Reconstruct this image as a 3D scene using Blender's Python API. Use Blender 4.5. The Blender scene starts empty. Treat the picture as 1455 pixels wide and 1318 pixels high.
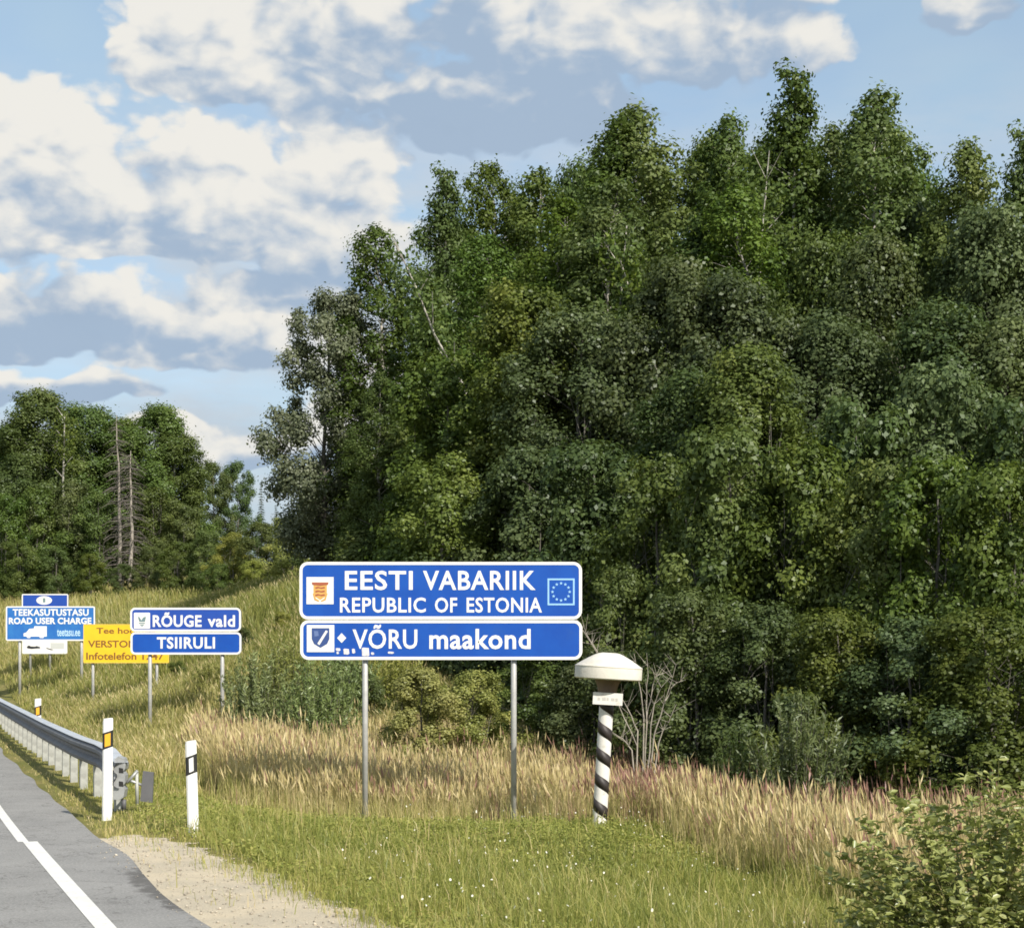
import bpy, bmesh, math, random
import numpy as np
from mathutils import Vector, Matrix

# ------------------------------------------------------------------ camera
F, CX, HY, CAMH = 2400.0, 727.5, 930.0, 2.0      # focal length, centre, horizon (pixels of a 1455 x 1318 frame), eye height
scene = bpy.context.scene
cam_d = bpy.data.cameras.new("camera"); cam = bpy.data.objects.new("camera", cam_d)
scene.collection.objects.link(cam)
cam.location = (0, 0, CAMH); cam.rotation_euler = (math.radians(90), 0, 0)
cam_d.sensor_fit = 'HORIZONTAL'; cam_d.sensor_width = 36.0
cam_d.lens = 36.0 * F / 1455.0
cam_d.shift_x = 0.0; cam_d.shift_y = (HY - 659.0) / 1455.0
cam_d.clip_start = 0.1; cam_d.clip_end = 6000
scene.camera = cam

# ------------------------------------------------------------------ light and exposure
SUN_AZ = math.radians(145)      # compass angle from +Y (view direction) clockwise: behind and to the right
SUN_EL = math.radians(40)
sun_dir = Vector((math.sin(SUN_AZ) * math.cos(SUN_EL), math.cos(SUN_AZ) * math.cos(SUN_EL), math.sin(SUN_EL)))
sun_d = bpy.data.lights.new("sun", 'SUN'); sun_d.energy = 4.8; sun_d.angle = math.radians(0.53); sun_d.color = (1.0, 0.93, 0.82)
sun = bpy.data.objects.new("sun", sun_d); scene.collection.objects.link(sun)
sun.rotation_euler = (-sun_dir).to_track_quat('-Z', 'Y').to_euler()
sun.location = (30, -30, 40)
scene.view_settings.view_transform = 'Standard'; scene.view_settings.look = 'None'
scene.view_settings.gamma = 1.0; scene.view_settings.exposure = 0.25
scene.view_settings.use_curve_mapping = False
scene.cycles.max_bounces = 6; scene.cycles.diffuse_bounces = 3; scene.cycles.glossy_bounces = 2
scene.cycles.transmission_bounces = 4; scene.cycles.transparent_max_bounces = 4
scene.cycles.use_denoising = True
scene.cycles.caustics_reflective = False; scene.cycles.caustics_refractive = False
scene.cycles.filter_width = 1.7

world = bpy.data.worlds.new("World"); scene.world = world; world.use_nodes = True
WN = world.node_tree; WN.nodes.clear()
world.cycles.sampling_method = 'MANUAL'; world.cycles.sample_map_resolution = 256
SKY_STRENGTH = 0.15

class NT:
    """small helper to write node maths"""
    def __init__(s, nt): s.nt = nt
    def new(s, t, **kw):
        n = s.nt.nodes.new(t)
        for k, v in kw.items(): setattr(n, k, v)
        return n
    def put(s, sock, v):
        if isinstance(v, bpy.types.NodeSocket): s.nt.links.new(v, sock)
        else: sock.default_value = v
    def m(s, op, a, b=0.0, c=0.0, clamp=False):
        n = s.new('ShaderNodeMath', operation=op); n.use_clamp = clamp
        s.put(n.inputs[0], a); s.put(n.inputs[1], b); s.put(n.inputs[2], c)
        return n.outputs[0]
    def comb(s, x, y, z):
        n = s.new('ShaderNodeCombineXYZ')
        for i, v in enumerate((x, y, z)): s.put(n.inputs[i], v)
        return n.outputs[0]
    def noise(s, vec, scale, detail=5, rough=0.55, out=0, dist=0.0):
        n = s.new('ShaderNodeTexNoise'); s.put(n.inputs['Vector'], vec)
        n.inputs['Scale'].default_value = scale; n.inputs['Detail'].default_value = detail
        n.inputs['Roughness'].default_value = rough; n.inputs['Distortion'].default_value = dist
        return n.outputs[out]
    def mix(s, f, a, b):
        n = s.new('ShaderNodeMix', data_type='RGBA'); s.put(n.inputs[0], f)
        s.put(n.inputs[6], a if isinstance(a, bpy.types.NodeSocket) else tuple(a) + (1,))
        s.put(n.inputs[7], b if isinstance(b, bpy.types.NodeSocket) else tuple(b) + (1,))
        return n.outputs[2]
    def ss(s, v, lo, hi):
        n = s.new('ShaderNodeMapRange', interpolation_type='SMOOTHSTEP')
        s.put(n.inputs[0], v); n.inputs[1].default_value = lo; n.inputs[2].default_value = hi
        return n.outputs[0]

def build_sky():
    t = NT(WN)
    tc = t.new('ShaderNodeTexCoord')
    sep = t.new('ShaderNodeSeparateXYZ'); WN.links.new(tc.outputs['Generated'], sep.inputs[0])
    x, y, z = sep.outputs
    az = t.m('ARCTAN2', x, y)
    el = t.m('ARCSINE', z)
    # cumulus: (centre, base row, half width, height above base, depth below base) in frame pixels, turned into angles
    def ang(px): return math.atan((px - CX) / F)
    def elv(py): return math.atan((HY - py) / F)
    clouds = [(400, 112, 300, 260, 60, 0.0), (900, 78, 340, 260, 60, 0.0), (720, 160, 270, 120, 66, 0.5), (640, 40, 80, 60, 50, 0.7), (420, 140, 210, 60, 40, 0.4),
              (60, 362, 270, 262, 40, 0.0), (430, 368, 205, 238, 44, 0.0), (250, 375, 260, 200, 30, 0.1), (310, 505, 215, 135, 34, 0.0), (60, 490, 210, 85, 26, 0.45),
              (330, 640, 190, 60, 24, 0.0), (80, 572, 180, 44, 20, 0.2), (560, 600, 190, 100, 30, 0.0), (400, 420, 160, 46, 26, 0.5), (1385, 30, 70, 70, 40, 0.1)]
    uv = t.comb(az, t.m('MULTIPLY', el, 1.5), 0.0)
    wn = t.new('ShaderNodeTexNoise'); WN.links.new(uv, wn.inputs['Vector']); wn.inputs['Scale'].default_value = 15; wn.inputs['Detail'].default_value = 3
    off = t.new('ShaderNodeVectorMath', operation='MULTIPLY_ADD'); WN.links.new(wn.outputs['Color'], off.inputs[0])
    off.inputs[1].default_value = (0.06, 0.038, 0); base = t.comb(az, el, 0.0); WN.links.new(base, off.inputs[2])
    best = None; num = None; den = None
    for (cx, by, w, hu, hd, grey) in clouds:
        ma = t.new('ShaderNodeVectorMath', operation='MULTIPLY_ADD'); WN.links.new(off.outputs[0], ma.inputs[0])
        # x, up and down distances in units of the cloud's own size
        ma.inputs[1].default_value = (F / w, F / hu, 0); ma.inputs[2].default_value = (-(ang(cx) + 0.03) * F / w, -(elv(by) + 0.019) * F / hu, 0)
        sp = t.new('ShaderNodeSeparateXYZ'); WN.links.new(ma.outputs[0], sp.inputs[0])
        up = sp.outputs[1]
        ud = t.m('MAXIMUM', up, t.m('MULTIPLY', up, -hu / hd))
        q = t.m('MULTIPLY_ADD', ud, ud, t.m('MULTIPLY', sp.outputs[0], sp.outputs[0]))
        f = t.m('SUBTRACT', 1.0, t.m('SQRT', q))
        best = f if best is None else t.m('MAXIMUM', best, f)
        wgt = t.m('MAXIMUM', t.m('ADD', f, 0.3), 0.0)
        upg = t.m('SUBTRACT', up, grey) if grey else up
        num = t.m('MULTIPLY', wgt, upg) if num is None else t.m('MULTIPLY_ADD', wgt, upg, num)
        den = wgt if den is None else t.m('ADD', den, wgt)
    lev = t.m('DIVIDE', num, t.m('ADD', den, 0.001))
    n1 = t.noise(uv, 14.0, 7, 0.60)
    uvo = t.comb(t.m('ADD', az, 0.010), t.m('MULTIPLY', t.m('ADD', el, 0.012), 1.5), 0.0)
    n1o = t.noise(uvo, 14.0, 7, 0.60)
    def puff(v):
        n = t.new('ShaderNodeTexVoronoi', voronoi_dimensions='2D', feature='F1'); WN.links.new(v, n.inputs['Vector'])
        n.inputs['Scale'].default_value = 17.0; n.inputs['Detail'].default_value = 2.0; n.inputs['Roughness'].default_value = 0.55; n.inputs['Lacunarity'].default_value = 2.3
        return t.m('SUBTRACT', 0.45, n.outputs['Distance'])
    def warp(v, k):
        n = t.new('ShaderNodeVectorMath', operation='MULTIPLY_ADD'); WN.links.new(wn.outputs['Color'], n.inputs[0]); n.inputs[1].default_value = (k, k, 0); WN.links.new(v, n.inputs[2]); return n.outputs[0]
    p1, p1o = puff(warp(uv, 0.05)), puff(warp(uvo, 0.05))
    # the same kind of cumulus goes on all round the sky
    flat = t.comb(az, t.m('MULTIPLY', el, 2.0), 7.3)
    gen = t.m('MULTIPLY', t.m('SUBTRACT', t.noise(flat, 3.2, 5, 0.52), 0.50), 4.0)
    outm = t.m('MAXIMUM', t.ss(t.m('ABSOLUTE', az), 0.33, 0.46), t.ss(el, 0.42, 0.55))
    gen = t.m('SUBTRACT', gen, t.m('MULTIPLY', t.m('SUBTRACT', 1.0, outm), 3.0))
    f = t.m('MAXIMUM', best, gen)
    f = t.m('MULTIPLY_ADD', t.m('SUBTRACT', n1, 0.5), 0.9, f)
    f = t.m('ADD', t.m('MULTIPLY_ADD', p1, 0.55, f), 0.14)
    dens = t.ss(f, 0.03, 0.24)
    relief = t.m('MULTIPLY_ADD', t.m('SUBTRACT', p1, p1o), 0.45, t.m('MULTIPLY', t.m('SUBTRACT', n1, n1o), 0.7))
    lit = t.m('MULTIPLY_ADD', relief, 2.0, t.m('MULTIPLY', lev, 1.55))
    lit = t.m('MULTIPLY_ADD', t.m('SUBTRACT', n1, 0.5), 0.75, lit)
    lit = t.m('ADD', t.m('MULTIPLY', lit, t.m('SUBTRACT', 1.0, outm)), t.m('MULTIPLY', outm, t.m('MULTIPLY_ADD', relief, 2.8, t.m('MULTIPLY', gen, 0.7))))
    lit = t.ss(lit, -0.35, 0.80)
    dull = t.m('MULTIPLY_ADD', n1, 0.7, 0.65)
    ccol = t.mix(lit, t.mix(dull, (1.45, 1.95, 2.7), (2.1, 2.7, 3.5)), (4.95, 4.8, 4.45))
    sky = t.new('ShaderNodeTexSky', sky_type='NISHITA')
    sky.sun_disc = False; sky.sun_elevation = SUN_EL; sky.sun_rotation = SUN_AZ
    sky.altitude = 100; sky.air_density = 1.0; sky.dust_density = 1.5; sky.ozone_density = 1.0
    # thin high veil lightens the blue a little
    veil = t.m('MULTIPLY_ADD', t.ss(t.noise(uv, 5.0, 3, 0.6), 0.3, 0.75), 0.30, 0.30)
    skyc = t.mix(veil, sky.outputs[0], (2.85, 3.75, 4.2))
    strat = t.ss(t.noise(t.comb(t.m('MULTIPLY', az, 7.0), t.m('MULTIPLY', el, 22.0), 4.0), 1.0, 5, 0.58), 0.34, 0.68)
    strat = t.m('MULTIPLY', strat, t.m('SUBTRACT', 1.0, t.ss(el, 0.22, 0.36)))
    skyc = t.mix(t.m('MULTIPLY', strat, 0.85), skyc, t.mix(n1, (2.5, 2.95, 3.5), (4.6, 4.55, 4.4)))
    # pale air towards the horizon, all round
    low = t.m('SUBTRACT', 1.0, t.ss(el, 0.0, 0.30))
    streak = t.ss(t.noise(t.comb(t.m('MULTIPLY', az, 5.0), t.m('MULTIPLY', el, 34.0), 2.0), 1.0, 3, 0.6), 0.35, 0.75)
    skyc = t.mix(t.m('MULTIPLY', low, 0.65), skyc, t.mix(streak, (2.35, 2.95, 3.60), (3.3, 3.55, 3.85)))
    col = t.mix(t.m('MULTIPLY', dens, 0.95), skyc, ccol)
    bg = t.new('ShaderNodeBackground'); WN.links.new(col, bg.inputs[0]); bg.inputs[1].default_value = SKY_STRENGTH
    out = t.new('ShaderNodeOutputWorld'); WN.links.new(bg.outputs[0], out.inputs[0])
build_sky()

# ------------------------------------------------------------------ helpers
COL = scene.collection
rng = np.random.default_rng(11)
random.seed(5)

def tag(o, label=None, cat=None, group=None, kind=None):
    if label: o['label'] = label
    if cat: o['category'] = cat
    if group: o['group'] = group
    if kind: o['kind'] = kind
    return o

def empty(name, loc, rz=0.0):
    o = bpy.data.objects.new(name, None); COL.objects.link(o)
    o.location = loc; o.rotation_euler = (0, 0, rz); o.empty_display_size = 0.3
    return o

def link(name, me, mat=None, parent=None, smooth=False):
    o = bpy.data.objects.new(name, me); COL.objects.link(o)
    if mat is not None and len(me.materials) == 0: me.materials.append(mat)
    if parent is not None: o.parent = parent
    if smooth:
        me.polygons.foreach_set('use_smooth', np.ones(len(me.polygons), dtype=bool))
    return o

def np_mesh(name, V, polys, tint=None):
    """V (n,3); polys: list of (m,k) index arrays; tint: list of per-face arrays"""
    me = bpy.data.meshes.new(name)
    V = np.asarray(V, dtype=np.float32)
    me.vertices.add(len(V)); me.vertices.foreach_set('co', V.ravel())
    loops = np.concatenate([p.ravel() for p in polys]).astype(np.int32)
    cnt = np.concatenate([np.full(len(p), p.shape[1], dtype=np.int32) for p in polys])
    start = np.concatenate([[0], np.cumsum(cnt)[:-1]]).astype(np.int32)
    me.loops.add(len(loops)); me.loops.foreach_set('vertex_index', loops)
    me.polygons.add(len(cnt)); me.polygons.foreach_set('loop_start', start)
    if tint is not None:
        a = me.attributes.new('tint', 'FLOAT', 'FACE')
        a.data.foreach_set('value', np.concatenate(tint).astype(np.float32))
    me.update(calc_edges=True)
    return me

def P(px, py, D):
    """world point seen at pixel (px, py) at depth D"""
    return Vector(((px - CX) / F * D, D, CAMH - (py - HY) / F * D))

# ------------------------------------------------------------------ materials
MATS = {}
def mat(name, color, rough=0.6, metal=0.0, noise=0.0, nscale=20.0, bump=0.0, bscale=60.0, color2=None, spec=0.5, dirt=None):
    if name in MATS: return MATS[name]
    m = bpy.data.materials.new(name); m.use_nodes = True
    nt = m.node_tree; t = NT(nt); b = nt.nodes['Principled BSDF']
    b.inputs['Roughness'].default_value = rough; b.inputs['Metallic'].default_value = metal
    b.inputs['Specular IOR Level'].default_value = spec
    tc = t.new('ShaderNodeTexCoord')
    col = None
    if noise > 0 or color2:
        n = t.noise(tc.outputs['Object'], nscale, 5, 0.6)
        c2 = color2 or tuple(min(1, c * (1 - noise)) for c in color)
        col = t.mix(t.ss(n, 0.3, 0.7), color, c2)
    if dirt:
        n = t.noise(tc.outputs['Object'], dirt[1], 6, 0.7)
        col = t.mix(t.m('MULTIPLY', t.ss(n, 0.52, 0.75), dirt[2]), col if col is not None else color, dirt[0])
    if col is not None: nt.links.new(col, b.inputs['Base Color'])
    else: b.inputs['Base Color'].default_value = tuple(color) + (1,)
    if bump:
        bp = t.new('ShaderNodeBump'); bp.inputs['Strength'].default_value = bump; bp.inputs['Distance'].default_value = 0.02
        nt.links.new(t.noise(tc.outputs['Object'], bscale, 6, 0.65), bp.inputs['Height']); nt.links.new(bp.outputs[0], b.inputs['Normal'])
    MATS[name] = m; return m

def leafmat(name, stops, trans=0.35, gloss=0.06, vary=0.16, rough=0.45, tscale=1.0):
    """colour by the face attribute 'tint' (0..1) along stops, plus a shift per object"""
    m = bpy.data.materials.new(name); m.use_nodes = True
    nt = m.node_tree; t = NT(nt); nt.nodes.clear()
    at = t.new('ShaderNodeAttribute', attribute_name='tint')
    rp = t.new('ShaderNodeValToRGB'); nt.links.new(at.outputs['Fac'], rp.inputs[0])
    el = rp.color_ramp.elements
    for i, (p, c) in enumerate(stops):
        e = el[i] if i < 2 else el.new(p)
        e.position = p; e.color = tuple(c) + (1,)
    oi = t.new('ShaderNodeObjectInfo')
    hsv = t.new('ShaderNodeHueSaturation'); nt.links.new(rp.outputs[0], hsv.inputs['Color'])
    nt.links.new(t.m('ADD', 1.0 - vary, t.m('MULTIPLY', oi.outputs['Random'], 2 * vary)), hsv.inputs['Value'])
    r2 = t.m('FRACT', t.m('MULTIPLY', oi.outputs['Random'], 37.7))
    nt.links.new(t.m('ADD', 0.5 - vary * 0.10, t.m('MULTIPLY', r2, vary * 0.2)), hsv.inputs['Hue'])
    r3 = t.m('FRACT', t.m('MULTIPLY', oi.outputs['Random'], 91.3))
    nt.links.new(t.m('ADD', 1.0 - vary, t.m('MULTIPLY', r3, vary * 1.4)), hsv.inputs['Saturation'])
    c = hsv.outputs[0]
    d = t.new('ShaderNodeBsdfDiffuse'); nt.links.new(c, d.inputs[0])
    tr = t.new('ShaderNodeBsdfTranslucent')
    br = t.mix(0.35, c, (0.16, 0.22, 0.02)); nt.links.new(br, tr.inputs[0])
    mx = t.new('ShaderNodeMixShader'); mx.inputs[0].default_value = trans
    nt.links.new(d.outputs[0], mx.inputs[1]); nt.links.new(tr.outputs[0], mx.inputs[2])
    g = t.new('ShaderNodeBsdfGlossy'); g.inputs[0].default_value = (0.9, 0.95, 1, 1); g.inputs[1].default_value = rough
    mx2 = t.new('ShaderNodeMixShader'); mx2.inputs[0].default_value = gloss
    nt.links.new(mx.outputs[0], mx2.inputs[1]); nt.links.new(g.outputs[0], mx2.inputs[2])
    o = t.new('ShaderNodeOutputMaterial'); nt.links.new(mx2.outputs[0], o.inputs[0])
    MATS[name] = m; return m

# ------------------------------------------------------------------ road line and ground height
RL = np.array([[3.1, -30], [1.77, 0.0], [-2.98, 12.37], [-4.93, 17.45], [-6.45, 21.5], [-13.4, 40.6], [-21.5, 62], [-33, 88], [-58, 130], [-110, 190], [-200, 260]], dtype=float)
RL[0] = RL[1] - 30 * np.array([-0.384, 1.0])
RZ = np.array([0, 0, 0, 0, 0.0, 0.05, 0.35, 1.2, 3.0, 4.5, 5.0])
def resample(pts, vals, step):
    seg = np.linalg.norm(np.diff(pts, axis=0), axis=1); s = np.concatenate([[0], np.cumsum(seg)])
    q = np.arange(0, s[-1], step)
    x = np.interp(q, s, pts[:, 0]); y = np.interp(q, s, pts[:, 1]); v = np.interp(q, s, vals)
    k = max(1, int(4 / step)); ker = np.hanning(2 * k + 3)[1:-1]; ker /= ker.sum()
    def sm(a):
        p = np.concatenate([2 * a[0] - a[k:0:-1], a, 2 * a[-1] - a[-2:-k - 2:-1]]); return np.convolve(p, ker, 'valid')
    return np.stack([sm(x), sm(y)], 1), sm(v)
LINE, LINEZ = resample(RL, RZ, 0.5)
tang = np.gradient(LINE, axis=0); tang /= np.linalg.norm(tang, axis=1)[:, None]
NRM = np.stack([tang[:, 1], -tang[:, 0]], 1)          # to the right of travel
PAVED_R, ROAD_L = 0.75, 7.7                           # asphalt right of the edge line, and left of it

def road_coord(x, y):
    """signed offset right of the edge line, road height"""
    x = np.asarray(x, float).ravel(); y = np.asarray(y, float).ravel()
    off = np.empty(len(x)); zz = np.empty(len(x))
    for i in range(0, len(x), 4000):
        dx = x[i:i+4000, None] - LINE[None, :, 0]; dy = y[i:i+4000, None] - LINE[None, :, 1]
        j = np.argmin(dx * dx + dy * dy, axis=1); r = np.arange(len(j))
        off[i:i+4000] = dx[r, j] * NRM[j, 0] + dy[r, j] * NRM[j, 1]; zz[i:i+4000] = LINEZ[j]
    return off, zz

CP = np.array([
    (-3.4, 18.5, 0.0), (-5.0, 20.5, 0.16), (-4.6, 21.5, 0.1), (-2.15, 24.7, -0.54), (0.03, 24.7, -0.54), (1.25, 23.5, -0.47),
    (-1.0, 12.6, 0.0), (-2.2, 15.5, 0.0), (0.6, 14.0, -0.25), (2.6, 14, -0.5), (5, 12.5, -0.65), (4, 18, -0.7), (3, 23, -0.66), (8, 20, -0.8),
    (0, 18, -0.42), (1.0, 8, -0.1), (4, 6, -0.5), (6, 0, -0.6), (4.0, -10, -0.3), (12, 8, -0.8),
    (-4.6, 27.6, -0.3), (-6.6, 29, 0.0), (-8.3, 31, 0.1), (-8.4, 39, 0.05), (-6.7, 39, 0.2), (-7, 33, -0.05), (-11.0, 38, 0.08), (-13.2, 45, 0.12),
    (-11.7, 47, 0.34), (-9.9, 47, 0.5), (-15.5, 53, 0.66), (-13.5, 53, 0.9), (-6.3, 50, 3.55), (-10, 56, 3.1), (-12, 58, 2.5), (-8.2, 66, 4.6), (-12, 68, 4.0), (-13.7, 66, 3.2), (-18, 75, 2.9),
    (-7.1, 45, 1.7), (-5.2, 40, 0.75), (-22.7, 75, 2.3), (-33, 110, 5.7), (-24, 110, 5.9), (-16, 100, 6.6), (-8, 100, 7.4), (-4.3, 48, 3.0), (-0.5, 45, 0.7),
    (-1, 32, -0.55), (4, 33, -0.7), (0, 60, 2.6), (4, 40, -0.3), (8, 60, 1.0), (8.4, 28, -0.95), (17, 60, 0.5), (20, 35, -0.5), (0, 120, 7), (40, 120, 4), (-60, 150, 7),
    (-120, 60, 3), (-40, 20, -0.5), (-25, 0, -0.4), (-22, 40, 0.0), (-40, -40, -0.5), (20, -40, -0.5), (60, 20, 0), (90, 90, 2), (-100, 260, 7), (0, 300, 8), (160, 260, 5), (200, 0, 0), (-200, 0, 0), (0, -200, 0), (-250, 250, 8), (260, -200, 0)], float)
_c = 3.0
def _phi(r2): return -np.sqrt(r2 + _c * _c)
_A = _phi((CP[:, None, 0] - CP[None, :, 0]) ** 2 + (CP[:, None, 1] - CP[None, :, 1]) ** 2)
_n = len(CP); _M = np.zeros((_n + 1, _n + 1)); _M[:_n, :_n] = _A + 0.02 * np.eye(_n) * -1; _M[:_n, _n] = 1; _M[_n, :_n] = 1
_W = np.linalg.solve(_M, np.concatenate([CP[:, 2], [0]]))

def sstep(a, lo, hi):
    t = np.clip((a - lo) / (hi - lo), 0, 1); return t * t * (3 - 2 * t)

def ground(x, y):
    x = np.asarray(x, float); y = np.asarray(y, float); sh = x.shape
    xf, yf = x.ravel(), y.ravel()
    z = np.empty(len(xf))
    for i in range(0, len(xf), 20000):
        r2 = (xf[i:i+20000, None] - CP[None, :, 0]) ** 2 + (yf[i:i+20000, None] - CP[None, :, 1]) ** 2
        z[i:i+20000] = _phi(r2) @ _W[:_n] + _W[_n]
    r = np.hypot(xf, yf)
    z = z * (1 - sstep(r, 300, 700)) + 3.0 * sstep(r, 300, 700)
    z += 0.025 * np.sin(xf * 1.7 + 0.6 * yf) * np.sin(yf * 1.3 - 0.4 * xf) + 0.04 * np.sin(xf * 0.53 + 1.1) * np.sin(yf * 0.61)
    off, zr = road_coord(xf, yf)
    right = sstep(off, PAVED_R - 0.05, PAVED_R + 2.0); left = sstep(-off, ROAD_L - 0.05, ROAD_L + 3)
    w = np.maximum(right, left)
    z = (zr - 0.012) * (1 - w) + z * w
    inside = (off < PAVED_R - 0.12) & (off > -ROAD_L + 0.12)
    z = np.where(inside, zr - 0.09, z)
    return z.reshape(sh)
def gz(x, y): return float(ground(np.array([x]), np.array([y]))[0])

def axis(lo, hi, c, fine, far_lo, far_hi, growth=1.13):
    a = list(np.arange(lo, hi + 1e-6, fine)); s = fine
    while a[-1] < far_hi: s *= growth; a.append(a[-1] + s)
    s = fine
    while a[0] > far_lo: s *= growth; a.insert(0, a[0] - s)
    return np.array(a)
gx = axis(-9, 7, 0, 0.2, -2500, 2500); gy = axis(9, 32, 0, 0.2, -2500, 2500)
GX, GY = np.meshgrid(gx, gy, indexing='ij')
GZ = ground(GX, GY)
def grid_faces(nx, ny):
    i, j = np.meshgrid(np.arange(nx - 1), np.arange(ny - 1), indexing='ij')
    a = (i * ny + j).ravel(); return np.stack([a, a + ny, a + ny + 1, a + 1], 1)
me = np_mesh('ground', np.stack([GX.ravel(), GY.ravel(), GZ.ravel()], 1), [grid_faces(len(gx), len(gy))])
def ground_material():
    m = bpy.data.materials.new('meadow_soil'); m.use_nodes = True; nt = m.node_tree; t = NT(nt); b = nt.nodes['Principled BSDF']
    geo = t.new('ShaderNodeNewGeometry'); p = geo.outputs['Position']
    n1 = t.noise(p, 0.6, 6, 0.6); n2 = t.noise(p, 7, 6, 0.7)
    c = t.mix(t.ss(n1, 0.35, 0.65), (0.17, 0.17, 0.05), (0.27, 0.23, 0.09))
    c = t.mix(t.ss(n2, 0.4, 0.7), c, (0.12, 0.13, 0.036))
    nt.links.new(c, b.inputs['Base Color']); b.inputs['Roughness'].default_value = 0.95; b.inputs['Specular IOR Level'].default_value = 0.1
    bp = t.new('ShaderNodeBump'); bp.inputs['Strength'].default_value = 0.8; bp.inputs['Distance'].default_value = 0.06
    nt.links.new(n2, bp.inputs['Height']); nt.links.new(bp.outputs[0], b.inputs['Normal'])
    return m
tag(link('ground', me, ground_material(), smooth=True), 'grassy roadside ground rising to a meadow hill', None, kind='structure')

# ---- road
def ribbon(offs, z_add, s0=0, s1=None, edge_noise=0.0, seed=1):
    idx = np.arange(s0, s1 if s1 else len(LINE))
    rr = np.random.default_rng(seed)
    V = []; no = len(offs)
    jl = np.convolve(rr.normal(0, 1, len(idx) + 6), np.hanning(9)[1:-1] / 1.6, 'valid')[:len(idx)]
    for k, o in enumerate(offs):
        e = edge_noise * jl if k == no - 1 else 0
        q = LINE[idx] + NRM[idx] * (o + e)[:, None] if not np.isscalar(e) else LINE[idx] + NRM[idx] * o
        V.append(np.column_stack([q, LINEZ[idx] + z_add]))
    V = np.stack(V, 1).reshape(-1, 3)
    return V, grid_faces(len(idx), no)
V, f = ribbon([-ROAD_L, -6, -3.5, -1.2, -0.2, 0.3, PAVED_R], 0.0, edge_noise=0.05)
rm = np_mesh('road', V, [f])
def asphalt():
    m = bpy.data.materials.new('asphalt'); m.use_nodes = True; nt = m.node_tree; t = NT(nt); b = nt.nodes['Principled BSDF']
    geo = t.new('ShaderNodeNewGeometry'); p = geo.outputs['Position']
    n1 = t.noise(p, 1.2, 5, 0.6); n2 = t.noise(p, 42, 4, 0.8); n3 = t.noise(p, 4.0, 6, 0.7, dist=0.6)
    c = t.mix(t.ss(n1, 0.3, 0.7), (0.21, 0.207, 0.20), (0.265, 0.26, 0.25))
    c = t.mix(t.m('MULTIPLY', t.ss(n2, 0.48, 0.66), 0.7), c, (0.37, 0.36, 0.34))
    c = t.mix(t.m('MULTIPLY', t.ss(t.m('SUBTRACT', 1.0, n2), 0.54, 0.66), 0.6), c, (0.12, 0.118, 0.11))
    c = t.mix(t.m('MULTIPLY', t.ss(n3, 0.57, 0.70), 0.3), c, (0.13, 0.125, 0.115))
    nck = t.noise(p, 1.1, 6, 0.62, dist=0.4)
    c = t.mix(t.m('MULTIPLY', t.m('SUBTRACT', 1.0, t.ss(t.m('ABSOLUTE', t.m('SUBTRACT', nck, 0.5)), 0.002, 0.007)), 0.55), c, (0.08, 0.075, 0.07))
    # an old tar spill beside the gravel
    sp = t.new('ShaderNodeSeparateXYZ'); nt.links.new(p, sp.inputs[0])
    sx, sy = t.m('ADD', sp.outputs[0], 2.95), t.m('SUBTRACT', sp.outputs[1], 14.5)
    al = t.m('ADD', t.m('MULTIPLY', sx, -0.36), t.m('MULTIPLY', sy, 0.93)); ac = t.m('ADD', t.m('MULTIPLY', sx, 0.93), t.m('MULTIPLY', sy, 0.36))
    q = t.m('ADD', t.m('POWER', t.m('ABSOLUTE', t.m('DIVIDE', al, 2.0)), 2.0), t.m('POWER', t.m('ABSOLUTE', t.m('DIVIDE', ac, 0.30)), 2.0))
    c = t.mix(t.m('MULTIPLY', t.ss(t.m('ADD', t.m('SUBTRACT', 1.0, q), t.m('MULTIPLY', t.m('SUBTRACT', n3, 0.5), 3.0)), 0.1, 0.7), 0.75), c, (0.075, 0.07, 0.065))
    nt.links.new(c, b.inputs['Base Color']); b.inputs['Roughness'].default_value = 0.85; b.inputs['Specular IOR Level'].default_value = 0.25
    bp = t.new('ShaderNodeBump'); bp.inputs['Strength'].default_value = 0.5; bp.inputs['Distance'].default_value = 0.01
    nt.links.new(n2, bp.inputs['Height']); nt.links.new(bp.outputs[0], b.inputs['Normal'])
    return m
road = tag(link('road', rm, asphalt()), 'grey asphalt road surface with worn paved shoulder', None, kind='structure')
paint = mat('road_paint', (0.72, 0.71, 0.67), 0.7, noise=0.14, nscale=5, dirt=((0.30, 0.29, 0.27), 22, 0.75))
# edge line: a wide stretch nearest the viewer, then a narrower one stepped to the left, as in the photo
jD = int(np.argmin(np.abs(LINE[:, 1] - 18.2)))
V, f = ribbon([-0.07, 0.08], 0.004, 0, jD + 1); o = link('edge_line', np_mesh('edge_line', V, [f]), paint, road)
V, f = ribbon([-0.12, -0.01], 0.004, jD, len(LINE)); o = link('edge_line', np_mesh('edge_line', V, [f]), paint, road)
V, f = ribbon([-7.2, -7.05], 0.004); o = link('edge_line', np_mesh('edge_line', V, [f]), paint, road)
for k in range(4, len(LINE) - 14, 24):
    V, f = ribbon([-3.65, -3.53], 0.004, k, k + 8); link('lane_dash', np_mesh('lane_dash', V, [f]), paint, road)

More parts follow.
